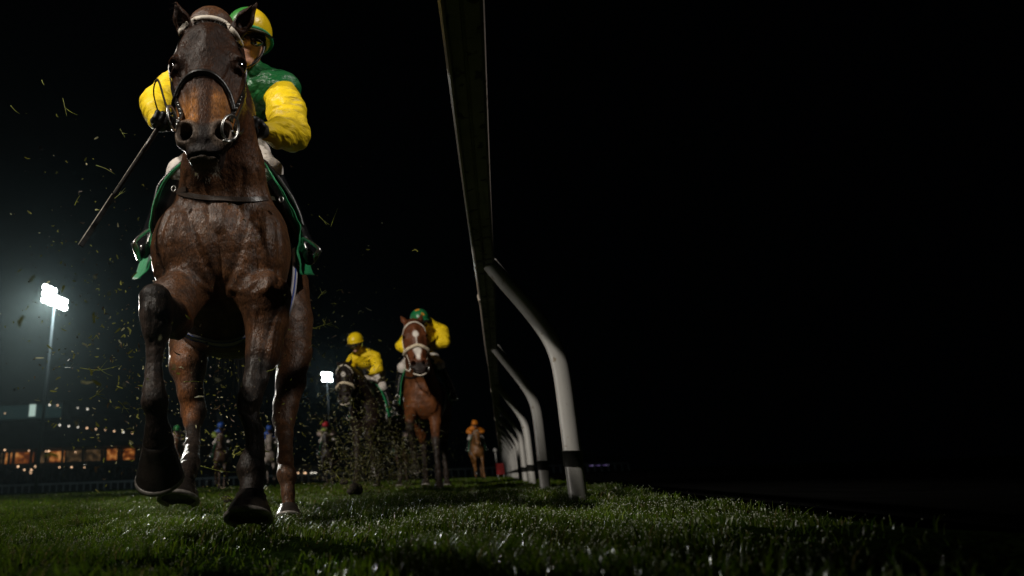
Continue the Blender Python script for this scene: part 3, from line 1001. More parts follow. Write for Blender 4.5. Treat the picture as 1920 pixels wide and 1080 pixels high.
# ------------------------------------------------------------------ the leading horse
hd = Head(P(386, 105, 1.655), P(451, 105, 1.70) - P(321, 106, 1.69), P(358, 250, 1.625) - P(392, 40, 1.70), 1.0)
def earpt(x, y, D): return P(x, y, D)
ears = [(earpt(349, 62, 1.74), earpt(330, 6, 1.70), .95), (earpt(443, 60, 1.76), earpt(481, 7, 1.71), 1.0)]
px = lambda x, y, D, wpx: (P(x, y, D), wpx * ((P(x, y, D) - EYE) @ FWD) / F)     # centre and radius of a limb seen wpx wide
J = {'ells': [
        (P(415, 478, 2.12), (.222, .21, .25)), (P(418, 545, 2.24), (.200, .19, .18)),
        (P(340, 476, 2.08), (.102, .15, .17), .06), (P(492, 472, 2.08), (.100, .15, .19), .06),
        (P(368, 515, 2.03), (.088, .09, .115), .03), (P(460, 520, 2.02), (.090, .09, .12), .03),
        (P(345, 440, 2.02), (.070, .08, .11), .03), (P(505, 470, 2.00), (.055, .07, .13), .025),
        (P(428, 500, 2.55), (.262, .45, .30)), (P(430, 560, 2.40), (.235, .34, .24)),
        (P(442, 455, 3.02), (.265, .36, .25)), (P(440, 420, 2.55), (.20, .40, .25)),
        (P(375, 395, 2.06), (.075, .09, .12), .03), (P(462, 395, 2.05), (.085, .09, .12), .03)],
     'limbs': [
        ([(P(420, 395, 2.14), .180), (P(419, 320, 2.05), .140), (P(413, 220, 1.98), .118), (P(402, 110, 1.90), .100), (P(396, 60, 1.86), .088)], .06),
        ([(P(385, 395, 2.05), .09), (P(383, 320, 1.96), .072), (P(388, 230, 1.86), .06)], .04),
        ([(P(455, 395, 2.05), .09), (P(450, 320, 1.98), .072), (P(445, 230, 1.90), .06)], .04),
        ([(P(430, 380, 2.35), .12), (P(415, 250, 2.12), .085), (P(400, 90, 1.95), .07)], .06),
        # lifted foreleg on the viewer's left
        ([px(330, 560, 1.97, 50), px(325, 600, 1.86, 32), px(318, 592, 1.74, 30), px(293, 572, 1.63, 30)], .03),
        ([px(291, 560, 1.61, 29), px(293, 590, 1.60, 30), px(294, 618, 1.60, 26), px(291, 655, 1.60, 16), px(288, 700, 1.59, 15), px(289, 728, 1.57, 20), px(291, 752, 1.55, 24), px(294, 785, 1.56, 18), px(296, 806, 1.57, 23), px(297, 826, 1.585, 29)], .012),
        ([px(338, 602, 1.80, 22), px(334, 622, 1.79, 17)], .02),
        # landing foreleg
        ([px(496, 560, 1.99, 52), px(500, 605, 1.99, 40), px(491, 665, 1.95, 31), px(478, 715, 1.91, 22), px(468, 752, 1.875, 21), px(466, 776, 1.87, 18), px(474, 800, 1.865, 15.5), px(478, 838, 1.86, 15), px(473, 862, 1.85, 21), px(471, 880, 1.845, 26), px(472, 904, 1.83, 20), px(472, 924, 1.81, 25)], .014),
        ([px(457, 742, 1.86, 11), px(455, 768, 1.855, 10)], .012),
        ([px(486, 805, 1.90, 9), px(488, 850, 1.89, 9), px(482, 882, 1.88, 11)], .008),
        ([px(520, 590, 2.03, 20), px(514, 650, 2.0, 13), px(500, 700, 1.97, 10)], .015),
        # far hind leg reaching forward between the forelegs
        ([px(372, 560, 2.75, 52), px(358, 625, 2.60, 42), px(352, 685, 2.48, 34), px(357, 735, 2.45, 23), px(363, 772, 2.46, 23), px(362, 790, 2.43, 16), px(361, 835, 2.30, 13), px(357, 868, 2.17, 18), px(350, 885, 2.10, 17), px(345, 902, 2.04, 21)], .02),
        # trailing hind leg
        ([px(520, 545, 2.95, 62), px(542, 600, 2.90, 44), px(550, 660, 2.84, 34), px(545, 715, 2.78, 28), px(535, 762, 2.74, 23), px(532, 785, 2.72, 21), px(533, 815, 2.66, 16), px(535, 862, 2.56, 14.5), px(537, 890, 2.50, 17), px(540, 925, 2.47, 12), px(541, 950, 2.45, 12)], .02)],
     'cuts': [
        (P(410, 470, 1.885), P(409, 585, 1.885), .012, .020, .05), (P(409, 585, 1.90), P(408, 650, 1.97), .02, .05, .05),
        (P(362, 425, 1.86), P(385, 500, 1.86), .010, .014, .05), (P(488, 415, 1.86), P(462, 500, 1.86), .010, .014, .05),
        (P(300, 530, 1.86), P(330, 500, 1.84), .010, .012, .035), (P(535, 560, 1.87), P(505, 520, 1.85), .008, .010, .035)]}
cl = Clay(grade([(-.70, .22, .0052)]), grade([(1.36, 2.14, .0050), (2.14, 2.30, .007), (2.30, 3.50, .0115)]), grade([(-.02, .95, .0054), (.95, 1.92, .0048)]))
sculpt_body(cl, J)
sculpt_head(cl, hd, ears)
HV, HF = cl.skin(smooth=2)
del cl
# tendons, veins and ripples of muscle under the coat
mus = wobble(HV, 22, 3) * .0022 + wobble(HV, 60, 4) * .0005
hl = hd.loc(HV)
inhead = smoothstep(.20, .10, np.abs(hl[:, 0])) * smoothstep(-.34, -.24, hl[:, 1]) * smoothstep(.6, .5, hl[:, 2]) * smoothstep(-.30, -.22, hl[:, 2])
def vnormals(V, Fq):
    a, b, c_, d_ = (V[Fq[:, i]] for i in range(4))
    n = np.cross(c_ - a, d_ - b)
    N = np.zeros_like(V)
    for i in range(4): np.add.at(N, Fq[:, i], n)
    return N / (np.linalg.norm(N, axis=1)[:, None] + 1e-12)
HN = vnormals(HV, HF)
HV = HV + HN * (mus * (1 - .75 * inhead))[:, None]
def ridge(V, bvh, N, pts, amp, wid):
    p_, n_ = wrap_px(bvh, pts, 0, 6, 1)
    d = polydist(V, p_)
    return V + N * (amp * np.exp(-(d / wid) ** 2))[:, None]
hb = bvh_of(HV, HF)
for pts, amp, wid in (
        (((410, 440), (409, 500), (409, 560), (407, 630)), -.020, .020),
        (((350, 395), (362, 440), (385, 490), (404, 530)), -.012, .014), (((470, 400), (455, 450), (440, 500), (418, 545)), -.012, .014),
        (((372, 436), (390, 485), (403, 520)), .006, .007), (((345, 500), (372, 530), (400, 548)), .007, .010), (((425, 540), (455, 545), (480, 525)), .007, .010),
        (((316, 400), (302, 440), (300, 480), (308, 520)), -.009, .012), (((330, 400), (320, 450), (322, 500)), .008, .012),
        (((497, 400), (500, 450), (505, 520), (500, 545)), .010, .013), (((520, 420), (524, 470), (522, 530)), -.009, .011), (((480, 430), (484, 480), (476, 540)), -.010, .012),
        (((532, 572), (513, 613), (504, 689), (500, 715)), .008, .007), (((520, 590), (500, 640), (492, 700)), -.008, .008), (((478, 580), (474, 640), (470, 700)), .006, .009),
        (((385, 320), (388, 370), (396, 430)), -.010, .012), (((455, 320), (450, 370), (438, 430)), -.010, .012), (((420, 310), (420, 380), (415, 440)), .006, .014),
        (((475, 300), (488, 340), (500, 370)), -.008, .009), (((350, 330), (343, 370), (330, 400)), -.007, .010),
        (((290, 455), (293, 490), (287, 520)), .006, .006), (((310, 455), (305, 500)), .004, .004), (((515, 440), (510, 480), (514, 520)), .004, .0035), (((485, 400), (492, 430), (488, 460)), .0035, .0035),
        (((283, 640), (281, 690), (279, 730)), -.004, .005), (((301, 640), (301, 690), (302, 735)), .003, .004), (((280, 570), (285, 590), (300, 600)), -.004, .006), (((466, 800), (467, 850)), .003, .004), (((480, 800), (481, 855)), -.004, .005),
        (((458, 745), (470, 755), (482, 745)), .004, .006), (((458, 772), (470, 778), (482, 770)), -.004, .005),
        (((335, 135), (340, 165), (345, 195)), .0030, .0035), (((350, 105), (345, 130), (350, 150)), -.004, .008), (((437, 120), (428, 150), (425, 180)), .0030, .0035), (((430, 100), (432, 130), (420, 150)), -.004, .008),
        (((365, 130), (362, 170), (358, 205)), .003, .004), (((400, 150), (402, 180), (408, 205)), .0025, .004), (((455, 125), (452, 150), (444, 175)), .003, .004), (((327, 125), (331, 150)), .003, .004),
        (((345, 85), (360, 75), (372, 60)), -.003, .006), (((440, 85), (425, 75), (412, 60)), -.003, .006), (((387, 55), (387, 75), (388, 90)), .003, .010)):
    HV = ridge(HV, hb, HN, pts, amp * (.6 if abs(amp) > .0045 else 1), wid)
# the coat's colours, some edge light painted in: bay body, black points, darker face, tan muzzle
bay = np.array([.078, .033, .014]); blk = np.array([.021, .0150, .0120]); face = np.array([.050, .019, .008]); tan = np.array([.38, .15, .035])
col = np.repeat(bay[None], len(HV), 0)
legs = [J['limbs'][i][0] for i in (5, 7, 10, 11)]
def lerp(c0, c1, t): return c0 * (1 - t[:, None]) + c1 * t[:, None]
dk = np.zeros(len(HV))
for lg, st_i, rad in ((legs[0], 1, .16), (legs[1], 3, .12), (legs[2], 3, .12), (legs[3], 3, .14)):
    pts = [p_[0] for p_ in lg[st_i:]]
    dk = np.maximum(dk, smoothstep(rad, rad * .45, polydist(HV, pts)))
nz = wobble(HV, 18, 8)
col = lerp(col, blk * 1.5, np.clip(dk * 1.1 + nz * .15 * (dk > .1), 0, 1))
col = lerp(col, np.array([.15, .072, .030]), smoothstep(.4, 1.4, nz) * (1 - dk) * .5)
# lit brown edge of the hind leg painted in, and the tan back of the lifted forearm
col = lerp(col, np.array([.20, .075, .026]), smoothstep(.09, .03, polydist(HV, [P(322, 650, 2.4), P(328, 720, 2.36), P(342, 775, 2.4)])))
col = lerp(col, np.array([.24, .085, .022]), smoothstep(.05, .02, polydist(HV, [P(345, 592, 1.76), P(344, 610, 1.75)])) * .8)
pale = smoothstep(.04, .015, polydist(HV, [P(262, 600, 1.56), P(272, 680, 1.56), P(270, 745, 1.53)]))  # painted highlight down the left edge of the lifted leg
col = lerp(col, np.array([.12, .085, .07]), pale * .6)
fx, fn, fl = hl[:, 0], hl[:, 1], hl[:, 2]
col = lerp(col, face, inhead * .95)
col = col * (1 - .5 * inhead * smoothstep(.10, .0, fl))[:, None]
t_ = smoothstep(.10, .18, fl) * smoothstep(.285, .25, fl) * smoothstep(.012, .03, np.abs(fx)) * smoothstep(-.12, -.07, fn) * inhead
col = lerp(col, tan, np.clip(t_ * (.72 + .55 * wobble(HV, 40, 5)), 0, 1))
t_ = smoothstep(.25, .29, fl) * inhead
col = lerp(col, np.array([.022, .016, .014]), t_)
t_ = smoothstep(.378, .398, fl) * inhead
col = lerp(col, np.array([.20, .15, .11]), t_ * .8)
t_ = smoothstep(.020, .006, np.abs(np.linalg.norm((hl[:, [0, 2]] - np.array([[.058, .302]]) * np.sign(np.where(fx == 0, 1, fx))[:, None] ** np.array([[1, 0]])) / np.array([[1, 1.25]]), axis=1) - .029)) * (fn > -.05) * inhead
col = lerp(col, np.array([.16, .115, .085]), t_ * .7)
base0_ = P(420, 985, 2.15) * np.array([1, 1, 0])
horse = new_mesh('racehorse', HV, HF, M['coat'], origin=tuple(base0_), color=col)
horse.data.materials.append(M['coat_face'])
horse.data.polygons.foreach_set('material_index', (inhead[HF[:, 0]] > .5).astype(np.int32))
tag(horse, 'large dark bay racehorse galloping head-on at the lens, one foreleg lifted', 'horse', 'racehorses galloping down the track')
hb = bvh_of(HV, HF)

for q in (-1, 1):
    mb = MB(); mb.sphere(hd.p(q * .1035, -.052, 0), .0235, 12); mb.build('eye', M['eye'], horse)
hoof(P(297, 830, 1.585), (0.0, .62, -.78), (0.0, -.78, -.62), .080, .120, .080, horse)
hoof(P(471, 930, 1.80), (-.04, -.44, -.90), (0.0, -.90, .44), .086, .130, .072, horse)
hoof(P(343, 905, 2.03), (-.06, -.40, -.92), (0.0, -.92, .40), .084, .128, .062, horse)
hoof(P(541, 950, 2.45), (0, -.45, -.9), (0, -.9, .45), .07, .10, .05, horse)

# forelock, mane wisps, ear tufts
ro = []; di = []; le = []
for k in range(420):
    a = rnd.gauss(0, .028); r0 = hd.p(a, -.085 + rnd.uniform(-.03, .02), -.215 + rnd.uniform(-.02, .02))
    ro.append(r0); di.append((a * 14 + rnd.gauss(0, .6), rnd.uniform(-.2, .8), rnd.uniform(.4, 1.2))); le.append(rnd.uniform(.015, .045))
hairs(ro, di, le, .0011, 'forelock', M['hair'], horse, .3)
ro = []; di = []; le = []
for k in range(260):
    t = rnd.random(); r0 = P(405 + 14 * t + rnd.uniform(-14, 20), 60 + 170 * t, 2.0 + .1 * t)
    ro.append(r0); di.append((rnd.uniform(.2, 1.2), rnd.uniform(.1, .6), rnd.uniform(-.4, .9))); le.append(rnd.uniform(.03, .08))
for (b, t, wd) in ears:
    for k in range(46):
        u = rnd.random(); r0 = b + (t - b) * (.15 + .75 * u) + np.array([rnd.uniform(-.02, .02) * (1 - u), -.015, 0])
        ro.append(r0); di.append((-.7 if b[0] < hd.O[0] else .4, -.5, rnd.uniform(-.2, .5))); le.append(rnd.uniform(.012, .034))
hairs(ro, di, le, .0011, 'mane', M['hair'], horse, .5)
ro = []; di = []; le = []
for k in range(300):
    a = rnd.uniform(-1, 1)
    ro.append(hd.p(a * .040, -.085 + rnd.uniform(-.03, .03), .394 - .02 * a * a + rnd.uniform(-.012, .008))); di.append((a * .7 + rnd.gauss(0, .3), rnd.uniform(-.7, .1), rnd.uniform(-1.3, -.2))); le.append(rnd.uniform(.008, .026))
hairs(ro, di, le, .00055, 'whiskers', M['whisker'], horse, .1)

# bridle
mb = MB()
for pts in ([(331, 70, 1.70), (322, 92, 1.72), (318, 130, 1.72), (319, 170, 1.70), (325, 205, 1.64), (327, 222, 1.60)],
            [(455, 84, 1.70), (463, 110, 1.74), (468, 140, 1.76), (469, 165, 1.74), (461, 195, 1.68), (441, 222, 1.62)],
            [(452, 70, 1.72), (470, 120, 1.80), (474, 160, 1.80), (462, 205, 1.74), (446, 245, 1.70)]):
    p_, n_ = wrap(hb, [P(*q) for q in pts], .0015, 6); mb.ribbon(p_, n_, .016, .004)
bridle = mb.build('bridle', M['leather'], horse, smooth=False)
p_, n_ = wrap_px(hb, ((333, 72), (339, 60), (350, 46), (367, 37), (389, 34), (413, 39), (432, 52), (445, 68), (453, 86)), .002, 5)
mb = MB(); mb.ribbon(p_, n_, .016, .006); mb.build('browband', M['white_leather'], bridle)
p_, n_ = wrap_px(hb, ((330, 214), (328, 200), (332, 180), (342, 159), (357, 143), (374, 136), (394, 139), (411, 152), (424, 170), (432, 188), (437, 210)), .003, 5)
mb = MB(); mb.ribbon(p_, n_, .020, .005); mb.tube([a + b * .004 for a, b in zip(p_, n_)], .0065, 8); mb.build('noseband', M['leather'], bridle)
# glinting studs along the cheek straps
for pts in ([(320, 185, 1.66), (322, 200, 1.64), (325, 214, 1.61)], [(466, 178, 1.70), (461, 195, 1.68), (455, 210, 1.66), (449, 222, 1.65)]):
    p_, n_ = wrap(hb, [P(*q) for q in pts], .006, 5)
    for a in p_[::2]:
        mb = MB(); mb.sphere(a, .0035, 5); mb.build('stud', M['steel'], bridle)
def ring_mb(c, ax1, ax2, R1, R2, r):
    mb = MB(); pts = [np.asarray(c) + unit(ax1) * R1 * math.cos(a) + unit(ax2) * R2 * math.sin(a) for a in np.linspace(0, 2 * PI, 29)[:-1]]
    mb.tube(pts, r, 8, closed=True); return mb
ring_mb(P(432, 240, 1.60), (.45, .75, .1), (.25, 0, 1), .037, .042, .0045).build('bit_ring', M['steel'], bridle)
ring_mb(P(323, 222, 1.64), (.2, .9, .1), (-.1, 0, 1), .036, .040, .0042).build('bit_ring', M['steel'], bridle)
mb = MB(); mb.tube([P(438, 262, 1.60), P(428, 266, 1.59), P(418, 264, 1.58)], .0045, 8); mb.build('bit_cheek', M['steel'], bridle)
mb = MB(); mb.tube(spline([P(436, 248, 1.62), P(452, 250, 1.78), P(462, 235, 1.95), P(480, 238, 2.10)], 6), .0065, 8, flat=.5); mb.build('rein', M['leather'], bridle)
mb = MB(); mb.tube(spline([P(321, 214, 1.66), P(312, 200, 1.72), P(296, 150, 1.85), P(288, 175, 1.95), P(300, 222, 2.0)], 6), .0055, 8, flat=.5); mb.build('rein', M['leather'], bridle)

# breast strap, girth, saddle, cloth, irons
p_, n_ = wrap_px(hb, ((324, 354), (332, 358), (345, 364), (380, 371), (420, 374), (470, 375), (505, 374), (520, 373), (528, 380)), .003, 6, 4)
mb = MB(); mb.ribbon(p_, n_, .019, .005); bs = mb.build('breast_strap', M['brown_leather'], horse, smooth=False)
for q in ((326, 354, 1.905), (527, 374, 1.93)):
    ring_mb(P(*q), (1, 0, 0), (0, 0, 1), .007, .010, .0028).build('buckle', M['steel'], bs)
M['girth'] = material('striped_girth', (0.42, 0.40, 0.42), 0.7, vary=.15)
M['girth_blue'] = material('blue_stripe', (0.025, 0.06, 0.30), 0.7)
gp, gn = wrap(hb, [P(x, y, D) for x, y, D in ((552, 500, 2.36), (550, 525, 2.28), (548, 550, 2.24), (541, 578, 2.22), (532, 605, 2.22), (505, 645, 2.22), (470, 662, 2.22), (432, 674, 2.22), (400, 668, 2.22), (372, 657, 2.22), (350, 640, 2.24), (332, 600, 2.28))], .004, 8, smooth=4)
mb = MB(); mb.ribbon(gp, gn, .046, .006); g0 = mb.build('girth', M['girth'], horse, smooth=False)
for e in (-.016, .016):
    mb = MB(); q_ = []
    for i in range(len(gp)):
        t = unit(gp[min(i + 1, len(gp) - 1)] - gp[max(i - 1, 0)]); q_.append(gp[i] + np.cross(t, gn[i]) * e + gn[i] * .007)
    mb.ribbon(q_, gn, .007, .0015); mb.build('stripe', M['girth_blue'], g0, smooth=False)
ps_ = spline([P(553, 470, 2.34), P(553, 497, 2.30), P(552, 522, 2.26), P(549, 548, 2.22), P(544, 570, 2.20), P(538, 592, 2.20)], 6)
for wd, th, m_, nm in ((.024, .004, M['girth'], 'girth_strap'), (.006, .007, M['girth_blue'], 'stripe')):
    mb = MB(); mb.ribbon(ps_, [unit(EYE - p_ + np.array([1.2, 0, 0])) for p_ in ps_], wd, th); mb.build(nm, m_, g0, smooth=False)
mb = MB(); mb.tube([P(553, 466, 2.33), P(553, 492, 2.29)], .009, 8, flat=.5); mb.build('girth_buckle', M['white_leather'], g0)

def drape(front, rear, name, mat, parent, nthick=.006, n=6, wave=.004):
    A = spline(front, n); B = spline(rear, n)
    rows = 9; rings = []
    vs = []; fs = []
    m = len(A)
    for side_ in (0, 1):
        for i in range(rows):
            t = i / (rows - 1)
            for j in range(m):
                p = A[j] * (1 - t) + B[j] * t
                ctr = (A[0] + A[-1]) / 2 * (1 - t) + (B[0] + B[-1]) / 2 * t
                o_ = unit(p - ctr)
                edge = abs(2 * j / (m - 1) - 1)
                vs.append(p + o_ * (nthick * side_ + wave * math.sin(j * 1.3 + i * .9) * edge))
    for s_ in (0, 1):
        for i in range(rows - 1):
            for j in range(m - 1):
                a = s_ * rows * m + i * m + j
                q_ = (a, a + 1, a + m + 1, a + m); fs.append(q_ if s_ else q_[::-1])
    def wall(a, b): fs.append((a, b, b + rows * m, a + rows * m))
    for j in range(m - 1): wall(j, j + 1); wall((rows - 1) * m + j + 1, (rows - 1) * m + j)
    for i in range(rows - 1): wall((i + 1) * m, i * m); wall(i * m + m - 1, (i + 1) * m + m - 1)
    return new_mesh(name, vs, fs, mat, parent, origin=tuple(parent_world(parent)))

drape([P(264, 522, 2.30), P(285, 492, 2.27), P(285, 450, 2.25), P(283, 410, 2.25), P(305, 345, 2.28), P(360, 290, 2.32), P(420, 270, 2.34), P(480, 290, 2.34), P(520, 345, 2.30), P(548, 395, 2.26), P(562, 430, 2.25), P(556, 470, 2.26), P(563, 515, 2.28)],
      [P(251, 524, 2.75), P(266, 490, 2.85), P(288, 455, 2.85), P(300, 410, 2.85), P(318, 360, 2.85), P(360, 320, 2.85), P(425, 305, 2.85), P(480, 320, 2.85), P(520, 360, 2.85), P(546, 410, 2.85), P(556, 440, 2.85), P(570, 475, 2.85), P(588, 516, 2.8)],
      'saddle_cloth', M['green_cloth'], horse)
drape([P(290, 425, 2.33), P(292, 380, 2.33), P(304, 342, 2.33), P(350, 300, 2.33), P(420, 262, 2.35), P(490, 300, 2.33), P(528, 345, 2.33), P(552, 385, 2.33), P(566, 425, 2.33)],
      [P(300, 410, 2.6), P(300, 370, 2.62), P(312, 340, 2.62), P(355, 300, 2.65), P(420, 280, 2.7), P(488, 300, 2.65), P(525, 345, 2.62), P(545, 380, 2.6), P(558, 415, 2.6)],
      'saddle', M['leather'], horse, .012, wave=.001)
def iron(top, bl, br, parent):
    mb = MB(); mid = (bl + br) / 2
    mb.tube(spline([bl, bl * .55 + top * .45 + (bl - mid) * .25, top, br * .55 + top * .45 + (br - mid) * .25, br, mid], 6, closed=True), .0075, 8, closed=True)
    mb.tube([bl, br], .008, 8, flat=1.6)
    return mb.build('stirrup', M['steel'], parent)
iron(P(284, 431, 2.33), P(251, 457, 2.25), P(262, 487, 2.33), horse)
iron(P(568, 448, 2.33), P(599, 470, 2.27), P(585, 492, 2.33), horse)
mb = MB(); mb.tube(spline([P(292, 420, 2.42), P(290, 430, 2.36), P(284, 432, 2.33)], 5), .010, 8, flat=.3); mb.build('stirrup_leather', M['leather'], horse)
mb = MB(); mb.tube(spline([P(560, 425, 2.42), P(566, 438, 2.36), P(568, 449, 2.33)], 5), .010, 8, flat=.3); mb.build('stirrup_leather', M['leather'], horse)
# tail, seen low behind
ro = []; di = []; le = []
for k in range(500):
    ro.append(P(448 + rnd.gauss(0, 6), 395 + rnd.uniform(-5, 12), 3.36)); di.append((rnd.gauss(.1, .25), rnd.uniform(.3, 1.0), rnd.uniform(-1.2, .2))); le.append(rnd.uniform(.35, .8))
hairs(ro, di, le, .002, 'tail', M['hair'], horse, .55, 6)

# ------------------------------------------------------------------ riders
def fist(mb_clay, wrist, palm, knuck, thumb, side_v, s=1.0):
    """a gloved hand closed on what it holds: palm, four bent fingers of unequal length and a thumb from its side"""
    c = mb_clay; f = unit(knuck - palm); sv = unit(side_v - f * (side_v @ f)); cu = unit(np.cross(f, sv))
    if (cu @ (thumb - palm)) < 0: cu = -cu
    c.cone(wrist, palm, .026 * s, .030 * s, .015)
    c.ell(palm + f * .012, np.array([.040, .032, .022]) * s, .012, np.stack([sv, f, cu], 1))
    for i, (o_, L_) in enumerate(((-.030, .85), (-.010, 1.0), (.010, .95), (.029, .75))):
        a = palm + sv * o_ * s + f * .036 * s
        b = a + f * .020 * L_ * s + cu * .016 * s; d_ = b - f * .006 * s + cu * .024 * L_ * s; e = d_ - f * .024 * s + cu * .002 * s
        c.limb([(a, .0115 * s), (b, .0108 * s), (d_, .0100 * s), (e, .0090 * s)], .004)
    a = palm + sv * -.034 * s + f * .004 * s; b = a + cu * .026 * s + f * .012 * s - sv * .006 * s; d_ = b + cu * .012 * s + f * .018 * s + sv * .016 * s
    c.limb([(a, .0135 * s), (b, .0115 * s), (d_, .0100 * s)], .006)

def rider(Jr, res, mats, label, group, fine=True, paint=None):
    """Jr: joints in the place; mats: materials of cap, silks body, sleeves"""
    allp = np.array([Jr[k_] for k_ in Jr if isinstance(Jr[k_], np.ndarray) and Jr[k_].shape == (3,)])
    lo = allp.min(0) - .22; hi = allp.max(0) + .22
    def clay(pts, m=.14, r=None):
        q = np.array(pts); return Clay(*[grade([(q[:, i].min() - m, q[:, i].max() + m, r or res)]) for i in range(3)])
    H, Nk, C1, C2, Hp = Jr['head'], Jr['neck'], Jr['chest'], Jr['waist'], Jr['hip']
    hr = Jr['hr']          # 3x3 columns: right, face, up
    c = clay(allp, .2, res * 1.6)
    c.ell(H, (.075, .095, .108), .02, hr)
    c.cone(H - hr[:, 2] * .05 + hr[:, 1] * .035, H - hr[:, 2] * .105 + hr[:, 1] * .055, .052, .030, .03)
    c.cone(H + hr[:, 1] * .092 - hr[:, 2] * .005, H + hr[:, 1] * .108 - hr[:, 2] * .038, .010, .015, .012)      # nose
    if fine:
        c.cone(H + hr[:, 1] * .086 - hr[:, 2] * .070 - hr[:, 0] * .018, H + hr[:, 1] * .086 - hr[:, 2] * .070 + hr[:, 0] * .018, .009, .009, .008)   # mouth
    c.cone(H - hr[:, 2] * .06, Nk, .05, .055, .03)
    c.limb([(Nk, .06), (C1, .115), (C2, .10), (Hp, .12)], .05)
    for s_ in ('l', 'r'):
        c.limb([(Jr['sh' + s_], .058), (Jr['el' + s_], .038), (Jr['wr' + s_], .026)], .03)
        c.cone(Nk, Jr['sh' + s_], .05, .055, .03)
        c.limb([(Hp, .11), (Jr['kn' + s_], .055), (Jr['an' + s_], .036), (Jr['to' + s_], .025)], .03)
        fist(c, Jr['wr' + s_], Jr['ha' + s_], Jr['kk' + s_], Jr['ha' + s_] + Jr['th' + s_], Jr['sv' + s_], .86)
    V, Fq = c.skin(1)
    root = new_mesh('person', V, Fq, M['skin'], origin=tuple(Hp))
    tag(root, label, 'person', group)
    def piece(name, fn, pts, mat, m=.16, r=None, colf=None, wr=0, sm=2, parent=root, vary_seed=0):
        c = clay(pts, m, r); fn(c); V, Fq = c.skin(sm)
        if wr:
            N = vnormals(V, Fq)
            fold = np.abs(wobble(V * np.array([1.0, .5, 1.6]), 13, 21 + vary_seed)) - .5 + .4 * (np.abs(wobble(V * np.array([1.4, .5, 1.2]), 27, 22 + vary_seed)) - .4)
            V = V + N * (fold * wr)[:, None]
        return new_mesh(name, V, Fq, mat, parent, origin=tuple(parent_world(parent)), color=(colf(V) if colf else None)), V, Fq
    # silks: body and two sleeves
    def f_body(c):
        c.limb([(Nk, .085), (C1, .155), (C2, .140), (Hp * .5 + C2 * .5, .135)], .06)
        c.cone(Nk, Jr['shl'], .085, .098, .05); c.cone(Nk, Jr['shr'], .085, .098, .05)
        if fine: c.cone(Nk + hr[:, 2] * .0, H - hr[:, 2] * .05, .072, .058, .02)
    silk, SV, SF = piece('silks', f_body, [Nk, C1, C2, Hp, Jr['shl'], Jr['shr'], H], mats[1], .2, None, wr=.008 if fine else 0)
    for s_ in ('l', 'r'):
        sh, el, wr_ = Jr['sh' + s_], Jr['el' + s_], Jr['wr' + s_]
        def f_sl(c):
            c.limb([(sh, .080), (sh * .5 + el * .5, .086), (el, .072), (el * .55 + wr_ * .45, .062), (wr_, .038)], .03)
            if fine:
                cd = unit(wr_ - el)
                c.cone(wr_ - cd * .040, wr_ - cd * .022, .034, .034, .01, True) if False else None
                c.cone(wr_ - cd * .012, wr_ + cd * .008, .041, .036, .006)
        piece('sleeve', f_sl, [sh, el, wr_], mats[2], .14, None, wr=.009 if fine else .0, parent=silk, vary_seed=ord(s_))
    def f_br(c):
        c.limb([(C2 * .3 + Hp * .7, .13), (Hp, .15)], .04)
        for s_ in ('l', 'r'): c.limb([(Hp, .12), (Hp * .45 + Jr['kn' + s_] * .55, .09), (Jr['kn' + s_], .056), (Jr['kn' + s_] * .85 + Jr['an' + s_] * .15, .050)], .04)
    piece('breeches', f_br, [Hp, C2, Jr['knl'], Jr['knr']], M['breeches'], .18, None, wr=.004 if fine else 0)
    for s_ in ('l', 'r'):
        kn, an, to = Jr['kn' + s_], Jr['an' + s_], Jr['to' + s_]
        t0 = kn * .88 + an * .12
        def f_bt(c):
            c.limb([(t0, .056), (t0 * .55 + an * .45, .056), (an, .042), (an * .4 + to * .6 + np.array([0, 0, .004]), .037), (to, .028)], .015)
            hl_ = an + unit(an - to) * .045 - np.array([0, 0, .028]); c.cone(an, hl_, .036, .030, .02)
            c.cone(hl_ - np.array([0, 0, .014]), to - np.array([0, 0, .020]), .020, .020, .012)
        piece('boot', f_bt, [t0, an, to], M['boot'], .12)
        def f_gl(c):
            fist(c, Jr['wr' + s_], Jr['ha' + s_], Jr['kk' + s_], Jr['ha' + s_] + Jr['th' + s_], Jr['sv' + s_], 1.0)
            c.cone(Jr['wr' + s_] - unit(Jr['ha' + s_] - Jr['wr' + s_]) * .01, Jr['wr' + s_], .031, .029, .01)
        piece('glove', f_gl, [Jr['wr' + s_], Jr['ha' + s_], Jr['kk' + s_]], M['glove'], .09, min(res, .004) if fine else res, sm=1)
    # helmet under its silk cap, peak, goggles
    def f_hm(c):
        c.ell(H + hr[:, 2] * .042 - hr[:, 1] * .012, (.112, .138, .112), .01, hr)
        lo_ = H - hr[:, 2] * .095
        c.ell(lo_ + hr[:, 1] * .04, (.20, .24, .105), .006, hr, True)
    def colcap(V):
        if not paint: return np.repeat(np.array([[.5, .4, .01]]), len(V), 0)
        return paint(V, H, hr)
    cap, CV, CF = piece('cap', f_hm, [H], mats[0], .19, min(res, .006), colf=colcap, sm=1)
    mb = MB()
    rimz = .012
    ringp = [H + hr[:, 0] * (.112 * math.cos(a)) + hr[:, 1] * (.137 * math.sin(a) - .012) + hr[:, 2] * (.010 + .010 * math.sin(a)) for a in np.linspace(0, 2 * PI, 33)[:-1]]
    mb.tube(ringp, .0085, 8, closed=True)
    mb.build('cap_band', mats[3], cap)
    mb = MB(); rings = []
    for i, (o_, z_) in enumerate(((.118, .018), (.150, .008), (.178, -.008), (.186, -.014), (.178, -.014), (.118, .006))):
        rings.append([H + hr[:, 0] * (o_ * .78 * math.sin(a)) + hr[:, 1] * (o_ * math.cos(a) - .008) + hr[:, 2] * (z_ + .012 * (1 - math.cos(a * .9))) for a in np.linspace(-1.0, 1.0, 15)])
